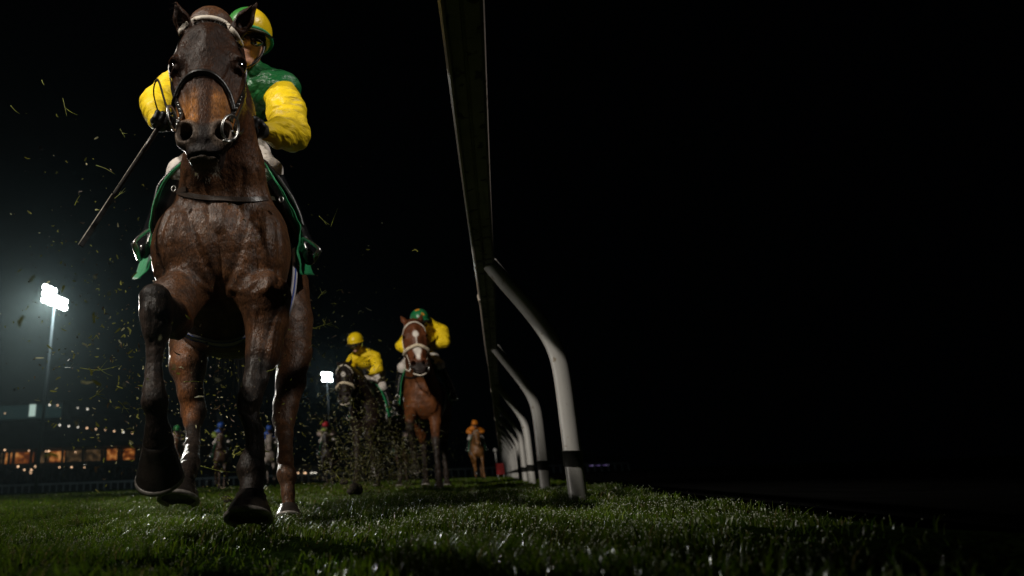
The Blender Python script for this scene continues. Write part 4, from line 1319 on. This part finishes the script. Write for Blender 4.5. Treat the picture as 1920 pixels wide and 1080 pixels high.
    vs = [p_ for r_ in rings for p_ in r_]; fs = [(i * 15 + j, i * 15 + j + 1, (i + 1) * 15 + j + 1, (i + 1) * 15 + j) for i in range(5) for j in range(14)]
    mb.add(vs, fs); mb.build('peak', mats[4], cap)
    def f_gg(c):
        for q in (-1, 1): c.ell(H + hr[:, 0] * q * .036 + hr[:, 1] * .084 - hr[:, 2] * .014, (.048, .030, .034), .012, hr)
    piece('goggles', f_gg, [H + hr[:, 1] * .08], M['goggle'], .09, min(res, .005))
    mb = MB()
    sp = [H + hr[:, 0] * (.082 * math.cos(a)) + hr[:, 1] * (.100 * math.sin(a)) - hr[:, 2] * .008 for a in np.linspace(.9, PI * 2 + PI - .9, 24)]
    mb.tube(sp, .011, 8, flat=.45); mb.build('goggle_strap', M['leather'], root)
    if fine:
        mb = MB(); mb.tube(spline([H + hr[:, 0] * .078 + hr[:, 2] * .0 + hr[:, 1] * .02, H + hr[:, 0] * .066 - hr[:, 2] * .07 + hr[:, 1] * .04, H - hr[:, 2] * .132 + hr[:, 1] * .058, H - hr[:, 0] * .066 - hr[:, 2] * .07 + hr[:, 1] * .04, H - hr[:, 0] * .078 + hr[:, 1] * .02], 6), .006, 6); mb.build('chin_strap', M['leather'], root)
    return root

def frame(face, up):
    f = unit(face); u = unit(np.asarray(up) - f * (np.asarray(up) @ f)); r = np.cross(f, u)
    return np.stack([r, f, u], 1)

JR = dict(head=P(464, 80, 2.34), neck=P(462, 150, 2.47), chest=P(440, 190, 2.56), waist=P(432, 225, 2.78), hip=P(438, 262, 2.98),
          shl=P(352, 150, 2.47), shr=P(526, 172, 2.43), ell=P(296, 194, 2.34), elr=P(548, 250, 2.26), wrl=P(296, 226, 2.06), wrr=P(500, 247, 2.06),
          hal=P(300, 232, 1.99), har=P(478, 244, 1.99), kkl=P(303, 236, 1.94), kkr=P(464, 240, 1.95),
          thl=np.array([.04, 0, .03]), thr=np.array([-.02, -.02, .04]), svl=np.array([-.8, 0.1, .6]), svr=np.array([.1, .8, .5]),
          knl=P(340, 322, 2.42), knr=P(503, 322, 2.42), anl=P(280, 452, 2.52), anr=P(572, 466, 2.52), tol=P(270, 468, 2.32), tor=P(580, 480, 2.32),
          hr=frame((.10, -1, -.30), (.10, -.28, 1)))
def paint_lead(V, H, hr):
    l = (V - H) @ hr
    ang = np.arctan2(l[:, 1], l[:, 0])
    g = smoothstep(.02, .03, l[:, 0] * 1.0 - .2 * l[:, 1] + .0)      # which side of the seam
    y_ = np.array([.74, .50, .008]); gr = np.array([.030, .20, .03])
    side_ = -1.0 if hr[0, 0] > 0 else 1.0
    t = smoothstep(.002, .006, side_ * l[:, 0] - .000) * smoothstep(.03, .034, l[:, 2])
    return lerp(np.repeat(y_[None], len(V), 0), gr, t)
M['cap_paint'] = material('quartered_cap_silk', attr='coat', rough=.36, vary=.08, bump=[(18, .006, None), (90, .001, None)])
M['body_band'] = M['green']
jk = rider(JR, .0065, (M['cap_paint'], M['green'], M['yellow'], M['green_cloth'], M['leather']),
           'jockey in green silks with yellow sleeves crouched behind the leading horse\'s head', 'jockeys on the racehorses', True, paint_lead)

M['whip'] = material('whip_cover', (.010, .009, .008), .75, spec=.2, vary=.3, vscale=60)
# the whip held in the left of the picture
wp = empty('riding_whip', tuple(P(297, 240, 1.97)), 'long dark riding whip slanting down from the leading jockey\'s gloved hand', 'whip')
A_, B_ = P(300, 236, 1.98), P(151, 462, 1.80)
mb = MB(); mb.tube([A_, A_ + (B_ - A_) * .25], [.0085, .008], 10); mb.build('grip', M['leather'], wp)
mb = MB(); mb.tube([A_ + (B_ - A_) * .25, A_ + (B_ - A_) * .6, A_ + (B_ - A_) * .62], [.0075, .006, .008], 10); mb.build('shaft', M['whip'], wp)
mb = MB()
sd_ = unit(np.cross(B_ - A_, P(200, 380, 1) - EYE)); dd_ = unit(B_ - A_)
pts = [A_ + (B_ - A_) * t for t in (.615, .66, .8, .93, 1.0)]
nr = unit(np.cross(dd_, sd_))
mb.ribbon(pts, [nr] * 5, [.012, .015, .016, .016, .016], .006); mb.build('flap', M['whip'], wp, smooth=False)
mb = MB(); mb.tube([p_ + sd_ * (-.0085) + nr * .003 for p_ in pts], .0016, 6); mb.tube([A_ + (B_ - A_) * t - sd_ * .0075 for t in (0.02, .3, .6)], .0014, 6); mb.build('piping', M['white_leather'], wp)

# ------------------------------------------------------------------ the field behind: horses in their own frame (facing -y, ground at 0), then set down on the turf
FARMAT = {}
def far_horse(label, pos, rot, step, coatc, facec, blaze, head_o, head_x, head_l, bandm, nosem, lift, sc=.93, clothm=None, extra=True):
    """head_o: middle between the eyes; head_x, head_l: its right and down-the-nose directions"""
    v = lambda *a: np.array(a, float)
    hd_ = Head(v(*head_o), v(*head_x), v(*head_l), sc)
    pl = hd_.p(0, -.10, -.16)
    s1 = -lift
    ells = [(v(0, .12, 1.02), (.215, .22, .27)), (v(-.10, .12, 1.06), (.10, .16, .2)), (v(.10, .12, 1.06), (.10, .16, .2)), (v(0, .55, 1.05), (.255, .48, .31)), (v(0, .95, 1.12), (.25, .4, .27)), (v(0, 1.3, 1.14), (.265, .34, .28)),
            (v(0, .45, 1.32), (.15, .4, .2)), (v(-.085, .02, .93), (.085, .09, .13)), (v(.085, .02, .93), (.085, .09, .13))]
    limbs = [([(v(0, .2, 1.15), .19), (v(0, .0, 1.33) * .6 + pl * .4, .135), (pl, .085)], .06), ([(v(0, .42, 1.38), .11), (pl * .55 + v(0, .42, 1.38) * .45 + v(0, .05, .04), .085), (pl + v(0, .05, .03), .06)], .05),
             # bent foreleg
             ([(v(.13 * s1, .10, .95), .095), (v(.14 * s1, -.10, .80), .065), (v(.14 * s1, -.27, .72), .048), (v(.14 * s1, -.26, .66), .045), (v(.14 * s1, -.17, .50), .030), (v(.14 * s1, -.10, .38), .038), (v(.14 * s1, -.10, .31), .034)], .02),
             # standing foreleg
             ([(v(-.13 * s1, .12, .95), .095), (v(-.12 * s1, .05, .72), .062), (v(-.11 * s1, -.02, .53), .044), (v(-.11 * s1, -.03, .48), .042), (v(-.11 * s1, -.08, .28), .029), (v(-.11 * s1, -.12, .17), .038), (v(-.11 * s1, -.17, .09), .040)], .02),
             ([(v(-.14, 1.25, 1.05), .15), (v(-.155, 1.10, .86), .11), (v(-.14, 1.22, .66), .062), (v(-.13, 1.32, .54), .045), (v(-.12, 1.14, .30), .031), (v(-.12, 1.05, .20), .038), (v(-.12, .99, .12), .038)], .03),
             ([(v(.14, 1.30, 1.05), .15), (v(.155, 1.20, .86), .11), (v(.14, 1.42, .66), .062), (v(.13, 1.55, .55), .045), (v(.12, 1.50, .30), .031), (v(.12, 1.47, .18), .038), (v(.12, 1.42, .10), .038)], .03)]
    ears_ = [(hd_.p(-.062, -.10, -.175), hd_.p(-.115, -.10, -.285), 1.0), (hd_.p(.062, -.10, -.175), hd_.p(.105, -.09, -.29), 1.0)]
    c = Clay(grade([(-.36, .36, step)]), grade([(-.75, 1.72, step * 1.15)]), grade([(.03, 2.0, step)]))
    sculpt_body(c, {'ells': ells, 'limbs': limbs})
    sculpt_head(c, hd_, ears_, step < .013)
    V, Fq = c.skin(1)
    V = V + vnormals(V, Fq) * (wobble(V, 20, 3) * .003)[:, None]
    col = np.repeat(np.array([coatc]), len(V), 0)
    hl = hd_.loc(V)
    ih = smoothstep(.2, .12, np.abs(hl[:, 0])) * smoothstep(-.34, -.24, hl[:, 1]) * smoothstep(-.3, -.2, hl[:, 2])
    col = lerp(col, np.array(facec), ih)
    for q in limbs[2:]: col = lerp(col, blk, smoothstep(.12, .06, polydist(V, [p_[0] for p_ in q[0][3:]])))
    col = lerp(col, np.array([.022, .016, .014]), smoothstep(.26, .31, hl[:, 2]) * ih)
    if blaze:
        wn_ = np.array([.55, .50, .45]); fr = smoothstep(-.08, -.05, hl[:, 1])
        st = smoothstep(.034, .022, np.sqrt(hl[:, 0] ** 2 + ((hl[:, 2] + .01) * .8) ** 2))
        sn = smoothstep(.030, .016, np.abs(hl[:, 0]) * (1 + .4 * np.sin(hl[:, 2] * 30))) * smoothstep(.10, .14, hl[:, 2]) * smoothstep(.28, .24, hl[:, 2])
        line = smoothstep(.010, .004, np.abs(hl[:, 0])) * smoothstep(.0, .02, hl[:, 2]) * smoothstep(.12, .09, hl[:, 2])
        col = lerp(col, wn_, np.clip(np.maximum(st, np.maximum(sn, line) * (blaze > 1)), 0, 1) * fr * ih)
    r = new_mesh('racehorse', V, Fq, M['coat_far'], color=col)
    tag(r, label, 'horse', 'racehorses galloping down the track')
    bv = bvh_of(V, Fq)
    for q in (-1, 1):
        mb = MB(); mb.sphere(hd_.p(q * .1, -.05, 0), .024, 8); mb.build('eye', M['eye'], r)
    for q, ax in ((limbs[2], v(0, .45, -.9)), (limbs[3], v(0, -.30, -.95)), (limbs[4], v(0, -.35, -.94)), (limbs[5], v(0, -.35, -.94))):
        e = q[0][-1][0]; hoof(e + ax * .035, ax, v(0, -1, -.3 if ax[1] > 0 else .3), .085, .12, .075, r, shoe=extra)
    nb = [hd_.p(-.118, -.14, .14), hd_.p(-.10, -.06, .135), hd_.p(-.05, .01, .125), hd_.p(0, .04, .12), hd_.p(.05, .01, .125), hd_.p(.10, -.06, .135), hd_.p(.118, -.14, .14)]
    bb = [hd_.p(-.14, -.13, -.04), hd_.p(-.12, -.04, -.09), hd_.p(-.06, .03, -.145), hd_.p(0, .04, -.155), hd_.p(.06, .03, -.145), hd_.p(.12, -.04, -.09), hd_.p(.14, -.13, -.04)]
    p_, n_ = wrap(bv, nb, .004, 5); mb = MB()
    mb.tube([a + b * (.010 if nosem is M['fleece'] else .004) for a, b in zip(p_, n_)], .019 if nosem is M['fleece'] else .008, 10)
    br = mb.build('noseband', nosem, r)
    p_, n_ = wrap(bv, bb, .003, 5); mb = MB(); mb.ribbon(p_, n_, .020, .007); mb.build('browband', bandm, r)
    mb = MB()
    for q in (-1, 1):
        p_, n_ = wrap(bv, [hd_.p(q * .14, -.11, -.06), hd_.p(q * .15, -.12, .04), hd_.p(q * .13, -.11, .15), hd_.p(q * .11, -.08, .27), hd_.p(q * .09, -.08, .34)], .002, 5)
        mb.ribbon(p_, n_, .014, .005)
    mb.build('bridle', M['leather'] if nosem is not M['fleece'] or blaze < 2 else M['white_leather'], r, smooth=False)
    for q in (-1, 1):
        ring_mb(hd_.p(q * .088, -.07, .335), hd_.N, hd_.L, .030, .034, .006).build('bit_ring', M['steel'], r)
        hnd = v(q * .09, .02, 1.62)
        mb = MB(); mb.tube(spline([hd_.p(q * .09, -.09, .345), hd_.p(q * .10, -.20, .20) + v(q * .03, 0, -.03), hnd], 6), .008, 6, flat=.5); mb.build('rein', M['leather'] if blaze < 2 else M['white_leather'], r)
    if extra:
        mb = MB(); mb.tube(spline([hd_.p(-.06, -.06, .385), hd_.p(-.04, -.03, .41), hd_.p(0, -.02, .425), hd_.p(.04, -.03, .41), hd_.p(.06, -.06, .385)], 5), .008, 6); mb.build('chin_strap', M['white_leather'], r)
        p_, n_ = wrap(bv, [v(-.2, .1, 1.3), v(-.1, -.1, 1.22), v(0, -.2, 1.2), v(.1, -.1, 1.22), v(.2, .1, 1.3)], .003, 5); mb = MB(); mb.ribbon(p_, n_, .022, .006); mb.build('breast_strap', M['leather'], r, smooth=False)
    gpt = [v(-.28, .45, 1.2), v(-.27, .42, 1.0), v(-.2, .40, .8), v(0, .40, .72), v(.2, .40, .8), v(.27, .42, 1.0), v(.28, .45, 1.2)]
    p_, n_ = wrap(bv, gpt, .004, 5); mb = MB(); mb.ribbon(p_, n_, .07, .008); mb.build('girth', M['girth'], r, smooth=False)
    def arch(y, w2, z0, z1): return [v(-w2 - .05, y, z0), v(-w2 - .02, y, (z0 + z1) / 2), v(-w2 * .85, y, z1 - .05), v(-.12, y, z1 + .06), v(0, y, z1 + .085), v(.12, y, z1 + .06), v(w2 * .85, y, z1 - .05), v(w2 + .02, y, (z0 + z1) / 2), v(w2 + .05, y, z0)]
    drape(arch(.30, .24, .98, 1.42), arch(.95, .27, .98, 1.36), 'saddle_cloth', clothm or M['green_cloth'], r, .008, 5)
    drape(arch(.36, .25, 1.12, 1.45), arch(.72, .27, 1.14, 1.42), 'saddle', M['leather'], r, .02, 5, .001)
    for q in (-1, 1):
        iron(v(q * .33, .50, 1.13), v(q * .30, .47, 1.01), v(q * .39, .47, 1.01), r)
        mb = MB(); mb.tube([v(q * .31, .50, 1.34), v(q * .33, .50, 1.13)], .010, 6); mb.build('stirrup_leather', M['leather'], r)
    ro = []; di = []; le = []
    for k in range(160):
        t = rnd.random(); q0 = pl * (1 - t) + v(0, .40, 1.46) * t + v(rnd.gauss(0, .015), .04, .05)
        ro.append(q0); di.append((rnd.gauss(.5, .5), rnd.uniform(0, 1), rnd.uniform(-.2, 1))); le.append(rnd.uniform(.05, .11))
    hairs(ro, di, le, .003, 'mane', M['hair'], r, .5)
    ro = []; di = []; le = []
    for k in range(160):
        ro.append(v(rnd.gauss(0, .02), 1.6, 1.24)); di.append((rnd.gauss(0, .2), rnd.uniform(.5, 1.2), rnd.uniform(-.6, .3))); le.append(rnd.uniform(.4, .75))
    hairs(ro, di, le, .006, 'tail', M['hair'], r, .6, 6)
    return r

def far_rider(label, res, mats, head=(0, .02, 2.03), look=(0, -1, -.25), dx=0.0, paint=None, dz=0.0):
    v = lambda *a: np.array(a, float)
    Jf = dict(head=v(*head), neck=v(dx, .20, 1.94 - dz), chest=v(dx, .34, 1.88 - dz), waist=v(dx * .5, .62, 1.82 - dz * .5), hip=v(0, .92, 1.74),
              shl=v(dx - .17, .26, 1.85 - dz), shr=v(dx + .17, .26, 1.85 - dz), ell=v(dx * .5 - .25, .12, 1.66), elr=v(dx * .5 + .25, .12, 1.66), wrl=v(-.14, .04, 1.60), wrr=v(.14, .04, 1.60),
              hal=v(-.10, .00, 1.60), har=v(.10, .00, 1.60), kkl=v(-.06, -.04, 1.60), kkr=v(.06, -.04, 1.60), thl=v(.0, -.01, .04), thr=v(.0, -.01, .04), svl=v(0, .3, 1), svr=v(0, .3, 1),
              knl=v(-.23, .36, 1.44), knr=v(.23, .36, 1.44), anl=v(-.34, .62, 1.10), anr=v(.34, .62, 1.10), tol=v(-.355, .44, 1.045), tor=v(.355, .44, 1.045),
              hr=frame(look, (0, -.25, 1)))
    return rider(Jf, res, mats, label, 'jockeys on the racehorses', res < .012, paint)

def place(roots, D, pxx, rotdeg, sc=1.0, lift=0.0):
    p = P(pxx, 905, D); p[2] = lift
    Mx = Matrix.Translation(Vector((p[0], D, p[2]))) @ Matrix.Rotation(math.radians(rotdeg), 4, 'Z') @ Matrix.Scale(sc, 4)
    for r in roots: r.matrix_world = Mx @ Matrix.Translation(r.location)

def paint_green(V, H, hr):
    l = (V - H) @ hr
    t = smoothstep(.05, .06, np.abs(np.sin(np.arctan2(l[:, 1], l[:, 0]) * 3))) * 0
    g = np.repeat(np.array([[.012, .15, .05]]), len(V), 0)
    sp = smoothstep(.30, .36, np.sin(l[:, 0] * 42 + 1) * np.sin(l[:, 1] * 40) * 1.0) * smoothstep(.06, .08, l[:, 2])
    return lerp(g, np.array([.6, .24, .02]), sp)
def dup_tree(o, parent=None):
    c = o.copy(); C.objects.link(c); c.parent = parent
    for ch in list(o.children): dup_tree(ch, c)
    return c

# the chestnut with the blaze and sheepskin noseband
hB = far_horse('bright chestnut racehorse with a white blaze and cream sheepskin noseband', None, 0, .0115, (.105, .036, .012), (.09, .027, .009), 2,
               (.04, -.60, 1.62), (1, .20, 0), (-.03, -.30, -1), M['white_leather'], M['fleece'], 1, 1.12)
jB = far_rider('jockey in green cap and yellow silks riding the chestnut horse', .010, (M['cap_paint'], M['yellow'], M['yellow'], M['green_cloth'], M['leather']), head=(.06, .02, 1.92), dx=.12, paint=paint_green, dz=.03)
place([hB, jB], 7.2, 806, -15, 1.0)
# the dark bay with head low and to one side
hC = far_horse('nearly black racehorse with a white star and low head beside the chestnut', None, 0, .0125, (.014, .008, .006), (.010, .006, .0045), 1,
               (-.07, -.56, 1.50), (1, .10, .04), (-.10, -.34, -1), M['white_leather'], M['fleece'], -1, 1.02)
jC = far_rider('jockey in plain yellow cap and yellow silks on the nearly black horse', .010, (M['cap_yellow'], M['yellow'], M['yellow'], M['cap_yellow'], M['leather']), head=(-.03, -.02, 2.05), look=(-.15, -1, -.45))
place([hC, jC], 8.7, 688, -22, .98)

# far runners, all of one mould, each with its own colours
M['orange_silk'] = material('orange_silk', (.65, .20, .01), .5, vary=.25, vscale=9, bump=[(14, .02, None)])
M['blue_silk'] = material('blue_silk', (.012, .06, .30), .5, vary=.25, vscale=9, bump=[(14, .02, None)])
M['pink_silk'] = material('pale_pink_silk', (.40, .30, .26), .5, vary=.4, vscale=9, bump=[(14, .02, None)])
M['red_cap'] = material('red_cap_silk', (.45, .012, .02), .4, vary=.1)
M['purple_silk'] = material('purple_silk', (.07, .02, .20), .5, vary=.25, vscale=9)
M['olive_silk'] = material('lime_silk', (.22, .28, .04), .5, vary=.4, vscale=9)
h0 = far_horse('x', None, 0, .024, (.10, .045, .02), (.09, .04, .02), 0, (0, -.50, 1.52), (1, .0, 0), (0, -.34, -1), M['white_leather'], M['leather'], 1, extra=False)
j0 = far_rider('x', .017, (M['orange_silk'], M['orange_silk'], M['orange_silk'], M['orange_silk'], M['leather']), head=(0, -.06, 1.90), dz=.12)
def recolor(root, table):
    """give a copy its own colours without touching the shared meshes"""
    st = [root]
    while st:
        o = st.pop(); st += list(o.children)
        key = o.name.split('.')[0]
        if key in table and o.type == 'MESH':
            o.material_slots[0].link = 'OBJECT'; o.material_slots[0].material = table[key]
def coat_tint(name, c): return material(name, c, .42, vary=.3, vscale=10, bump=[(12, .02, None)])
CT = {'gold': coat_tint('golden_coat', (.20, .085, .022)), 'bay': coat_tint('bay_coat', (.055, .026, .013)), 'dark': coat_tint('dark_coat', (.02, .012, .009)), 'grey': coat_tint('grey_coat', (.26, .21, .18)), 'chest': coat_tint('chestnut_coat', (.12, .05, .02))}
field = [
    (903, 21.5, -12, 'gold', ('orange_silk', 'orange_silk', 'orange_silk'), 'golden brown horse trailing alone close to the running rail', 'jockey in orange cap and orange silks next to the running rail'),
    (616, 20.0, -6, 'dark', ('red_cap', 'olive_silk', 'pink_silk'), 'dark trailing horse just left of the flying turf cloud', 'jockey in bright red cap riding just left of the flying turf cloud'),
    (414, 19.0, 4, 'bay', ('blue_silk', 'blue_silk', 'olive_silk'), 'bay horse seen between the legs of the leading horse', 'jockey in blue cap seen between the legs of the leading horse'),
    (507, 20.5, 2, 'grey', ('blue_silk', 'blue_silk', 'blue_silk'), 'pale grey horse half hidden behind the planted foreleg', 'jockey in blue half hidden behind the planted foreleg'),
    (330, 19.5, 6, 'chest', ('cap_green', 'pink_silk', 'pink_silk'), 'brown horse half hidden behind the lifted foreleg', 'jockey in green cap and pale silks behind the lifted foreleg'),
    (757, 22.0, -8, 'bay', ('purple_silk', 'blue_silk', 'pink_silk'), 'bay horse almost hidden behind the chestnut', 'jockey in purple and blue almost hidden by the chestnut horse')]
for i, (px_, D, ro_, ct, sk, lh, lj) in enumerate(field):
    a, b = (h0, j0) if i == 0 else (dup_tree(h0), dup_tree(j0))
    if i:
        a.matrix_world = Matrix(); b.matrix_world = Matrix.Translation(j0_loc); 
    else:
        j0_loc = j0.location.copy()
    a['label'] = lh; b['label'] = lj
    recolor(a, {'racehorse': CT[ct]}); recolor(b, {'cap': M[sk[0]], 'silks': M[sk[1]], 'sleeve': M[sk[2]], 'cap_band': M[sk[0]]})
    p = P(px_, 905, D)
    Mx = Matrix.Translation(Vector((p[0], D, -.02))) @ Matrix.Rotation(math.radians(ro_), 4, 'Z') @ Matrix.Scale(.95, 4)
    a.matrix_world = Mx; b.matrix_world = Mx @ Matrix.Translation(j0_loc)

# ------------------------------------------------------------------ turf thrown up by the hooves
def flying(name, label, cat, kind, centres, mat, seedv):
    """centres: (px, py, D, spread px, spread D, count, size)"""
    vs = []; fs = []; cs = []
    r_ = np.random.default_rng(seedv)
    for (px_, py_, D, sp, sd, cnt, size) in centres:
        for k in range(cnt):
            d = max(.8, D + r_.normal(0, sd)); c = P(px_ + r_.normal(0, sp[0]), py_ + r_.normal(0, sp[1]), d)
            if c[2] < .03: continue
            t = unit(r_.normal(size=3)); u = unit(np.cross(t, r_.normal(size=3)))
            L_ = size * r_.lognormal(0, .5); w_ = min(.0022, L_ * .16) * (1 + d * .10)
            kind_ = r_.random()
            base = (.22, .22, .035) if kind_ < .45 else ((.55, .52, .30) if kind_ < .55 else (.085, .055, .026))
            cc = np.array(base) * r_.uniform(.5, 1.3) * (.45 if d > 4.3 else 1)
            n0 = len(vs)
            if kind_ < .72:                      # a torn blade, bent
                b = unit(np.cross(t, u)); bend = r_.normal(0, .25) * L_
                pts = [c - t * L_ / 2, c + b * bend, c + t * L_ / 2]
                wv = unit(np.cross(t, unit(EYE - c)))  if r_.random() < .6 else u
                for i, p in enumerate(pts):
                    ww = w_ * (.8, 1, .25)[i]
                    vs.extend([p - wv * ww, p + wv * ww])
                fs.extend([(n0, n0 + 1, n0 + 3, n0 + 2), (n0 + 2, n0 + 3, n0 + 5, n0 + 4)]); cs.extend([cc] * 6)
            else:                                # a crumb of earth
                s_ = min(L_ * .16, .004) * (1 + d * .06)
                q = [c + (s_ * r_.uniform(.6, 1.2)) * np.array(o_) for o_ in octa]
                vs.extend(q); fs.extend([(n0 + a, n0 + b_, n0 + c_, n0 + c_) for a, b_, c_ in of]); cs.extend([cc] * 6)
    fs2 = [tuple(dict.fromkeys(f)) for f in fs]
    o = new_mesh(name, vs, fs2, mat, color=np.array(cs), smooth=False)
    return tag(o, label, cat, kind=kind)
M['flying'] = material('torn_turf', attr='coat', rough=.45, translucent=.25)
flying('flying_turf', 'torn grass blades and crumbs of earth flying through the air', 'flying turf', 'stuff', [
    (230, 700, 2.2, (75, 90), .5, 420, .011), (150, 560, 2.0, (90, 160), .5, 240, .009), (600, 620, 3.0, (70, 130), .6, 170, .012), (410, 720, 3.2, (60, 60), .6, 380, .012),
    (420, 850, 4.0, (70, 50), .8, 300, .016), (560, 720, 3.2, (60, 110), .6, 170, .011), (640, 740, 4.5, (60, 80), .8, 260, .018), (300, 620, 2.6, (220, 200), .7, 160, .009),
    (700, 840, 5.6, (46, 48), .35, 2400, .016), (690, 890, 5.2, (55, 26), .4, 1700, .017), (765, 865, 6.8, (22, 30), .3, 1300, .016), (660, 780, 6.0, (50, 60), .5, 500, .02), (800, 860, 5.8, (50, 40), .5, 300, .02), (395, 500, 1.8, (70, 120), .1, 26, .008)], M['flying'], 5)
# larger sprigs, bent and branching, close to the lens
r2 = random.Random(4)
def sprig(px_, py_, D, L_, ang, forks, yellow):
    c = P(px_, py_, D); s_ = ((P(px_ + 1, py_, D) - P(px_, py_, D))[0])
    mb = MB()
    e1 = unit(P(px_ + 10, py_, D) - c); e2 = unit(P(px_, py_ - 10, D) - c)
    def stem(a, ang_, ln, w_):
        d = e1 * math.cos(ang_) + e2 * math.sin(ang_) + np.array([0, r2.uniform(-.4, .4), 0])
        b = a + d * ln * .5 + e2 * r2.uniform(-.1, .1) * ln; e = a + d * ln
        pts = spline([a, b, e], 4)
        mb.tube(pts, [w_ * (1 - .8 * i / (len(pts) - 1)) for i in range(len(pts))], 5, flat=.45)
        return b, e
    L_m = L_ * s_
    b, e = stem(c, ang, L_m, .0016)
    for k in range(forks):
        st = b if k % 2 == 0 else c + (e - c) * r2.uniform(.3, .8)
        stem(st, ang + r2.choice((-1, 1)) * r2.uniform(.4, 1.1), L_m * r2.uniform(.3, .6), .0012)
    return mb
M['sprig'] = material('torn_grass_stem', (.24, .27, .04), .45, vary=.5, vscale=80, translucent=.2)
sp_labels = [
    (150, 690, 1.9, 78, 0.02, 2, 'long pale green grass stem flying level left of the lifted foreleg'), (168, 748, 1.9, 36, .55, 3, 'forked grass sprig flying over the grandstand windows'),
    (222, 752, 1.85, 28, -.9, 2, 'small forked grass sprig next to the lifted foreleg above the windows'), (180, 310, 1.7, 45, -.55, 0, 'blurred grass stem flying between the whip and the glove'),
    (118, 185, 1.8, 52, -1.3, 1, 'long thin grass blade flying high left of the whip'), (20, 198, 1.6, 22, -.8, 0, 'grass blade flying near the left edge level with the glove'),
    (345, 716, 2.2, 32, .06, 0, 'short green blade flying in front of the hind leg'), (500, 697, 1.7, 30, .45, 0, 'short green blade flying across the planted foreleg'),
    (590, 615, 2.6, 34, .3, 4, 'branching grass sprig flying right of the leading horse below its flank'), (596, 560, 2.6, 26, .9, 3, 'branching grass sprig flying right of the horse level with its girth'),
    (598, 405, 2.4, 26, -.6, 1, 'torn grass blade flying right of the stirrup'), (620, 425, 2.4, 34, 1.2, 0, 'upright torn grass blade flying right of the saddle cloth'),
    (140, 385, 1.8, 22, 1.0, 0, 'short grass blade flying beside the whip end'), (225, 242, 1.9, 26, -1.1, 1, 'grass blade flying left of the yellow sleeve'),
    (370, 872, 2.6, 100, -.12, 0, 'long pale grass stem flying between the hooves'), (78, 150, 1.8, 14, -1.2, 0, 'tiny grass blade flying high near the left edge'),
    (215, 372, 1.8, 30, .8, 2, 'blurred grass sprig flying just right of the whip flap'), (560, 300, 2.6, 1, 0, 0, '')]
for (a, b, D, L_, an, fk, lab) in sp_labels[:-1]:
    mb = sprig(a, b, D, L_, an, fk, 1); o = mb.build('grass_sprig', M['sprig']); tag(o, lab, 'grass sprig', 'torn grass sprigs in the air')
# clods of turf
def clod(px_, py_, D, r, lab, seedv):
    c = P(px_, py_, D); cl_ = Clay(*[grade([(c[i] - r * 2.2, c[i] + r * 2.2, r * .12)]) for i in range(3)])
    rr = random.Random(seedv)
    for k in range(6): cl_.ell(c + np.array([rr.uniform(-1, 1), rr.uniform(-1, 1), rr.uniform(-.6, .6)]) * r * .7, (r * rr.uniform(.4, .8), r * rr.uniform(.4, .8), r * rr.uniform(.3, .6)), r * .2)
    V, Fq = cl_.skin(1); V = V + (wobble(V, 2.6 / r, seedv) * r * .10)[:, None] * unit(np.ones(3))
    t = new_mesh('turf_clod', V, Fq, M['earth'], origin=tuple(c)); tag(t, lab, 'turf clod', 'clods of turf in the air')
    hairs([c + np.array([rr.gauss(0, .5), rr.gauss(0, .5), rr.uniform(0, .5)]) * r for k in range(60)], [(rr.gauss(0, 1), rr.gauss(0, 1), rr.uniform(-.2, 1)) for k in range(60)], [r * rr.uniform(.5, 1.3) for k in range(60)], .0022, 'grass_tuft', M['sprig'], t, .2)
M['earth'] = material('damp_earth', (.028, .020, .012), .85, vary=.5, vscale=60, bump=[(90, .01, None)])
clod(667, 918, 4.6, .055, 'dark clod of turf bouncing on the grass under the flying turf cloud', 3)
clod(645, 903, 4.9, .03, 'small dark clod with grass just left of the larger clod', 4)
clod(424, 936, 3.4, .022, 'small dark clod in the air between the two front hooves', 5)

# ------------------------------------------------------------------ night air round the whole course
mb = MB(); mb.box((-150, -25, -1.2), (150, 240, 46))
hz = mb.build('haze', None, origin=(0, 0, 0), smooth=False)
tag(hz, 'thin damp night air glowing round the floodlights', 'haze', kind='stuff')
hm = bpy.data.materials.new('night_air'); hm.use_nodes = True; nt = hm.node_tree
nt.nodes.remove(nt.nodes['Principled BSDF'])
pv_ = nt.nodes.new('ShaderNodeVolumePrincipled')
pv_.inputs['Color'].default_value = (0.68, 0.94, 1.0, 1)
pv_.inputs['Anisotropy'].default_value = 0.8
pv_.inputs['Density'].default_value = 0.00026
nt.links.new(pv_.outputs['Volume'], nt.nodes['Material Output'].inputs['Volume'])
hz.data.materials.append(hm)
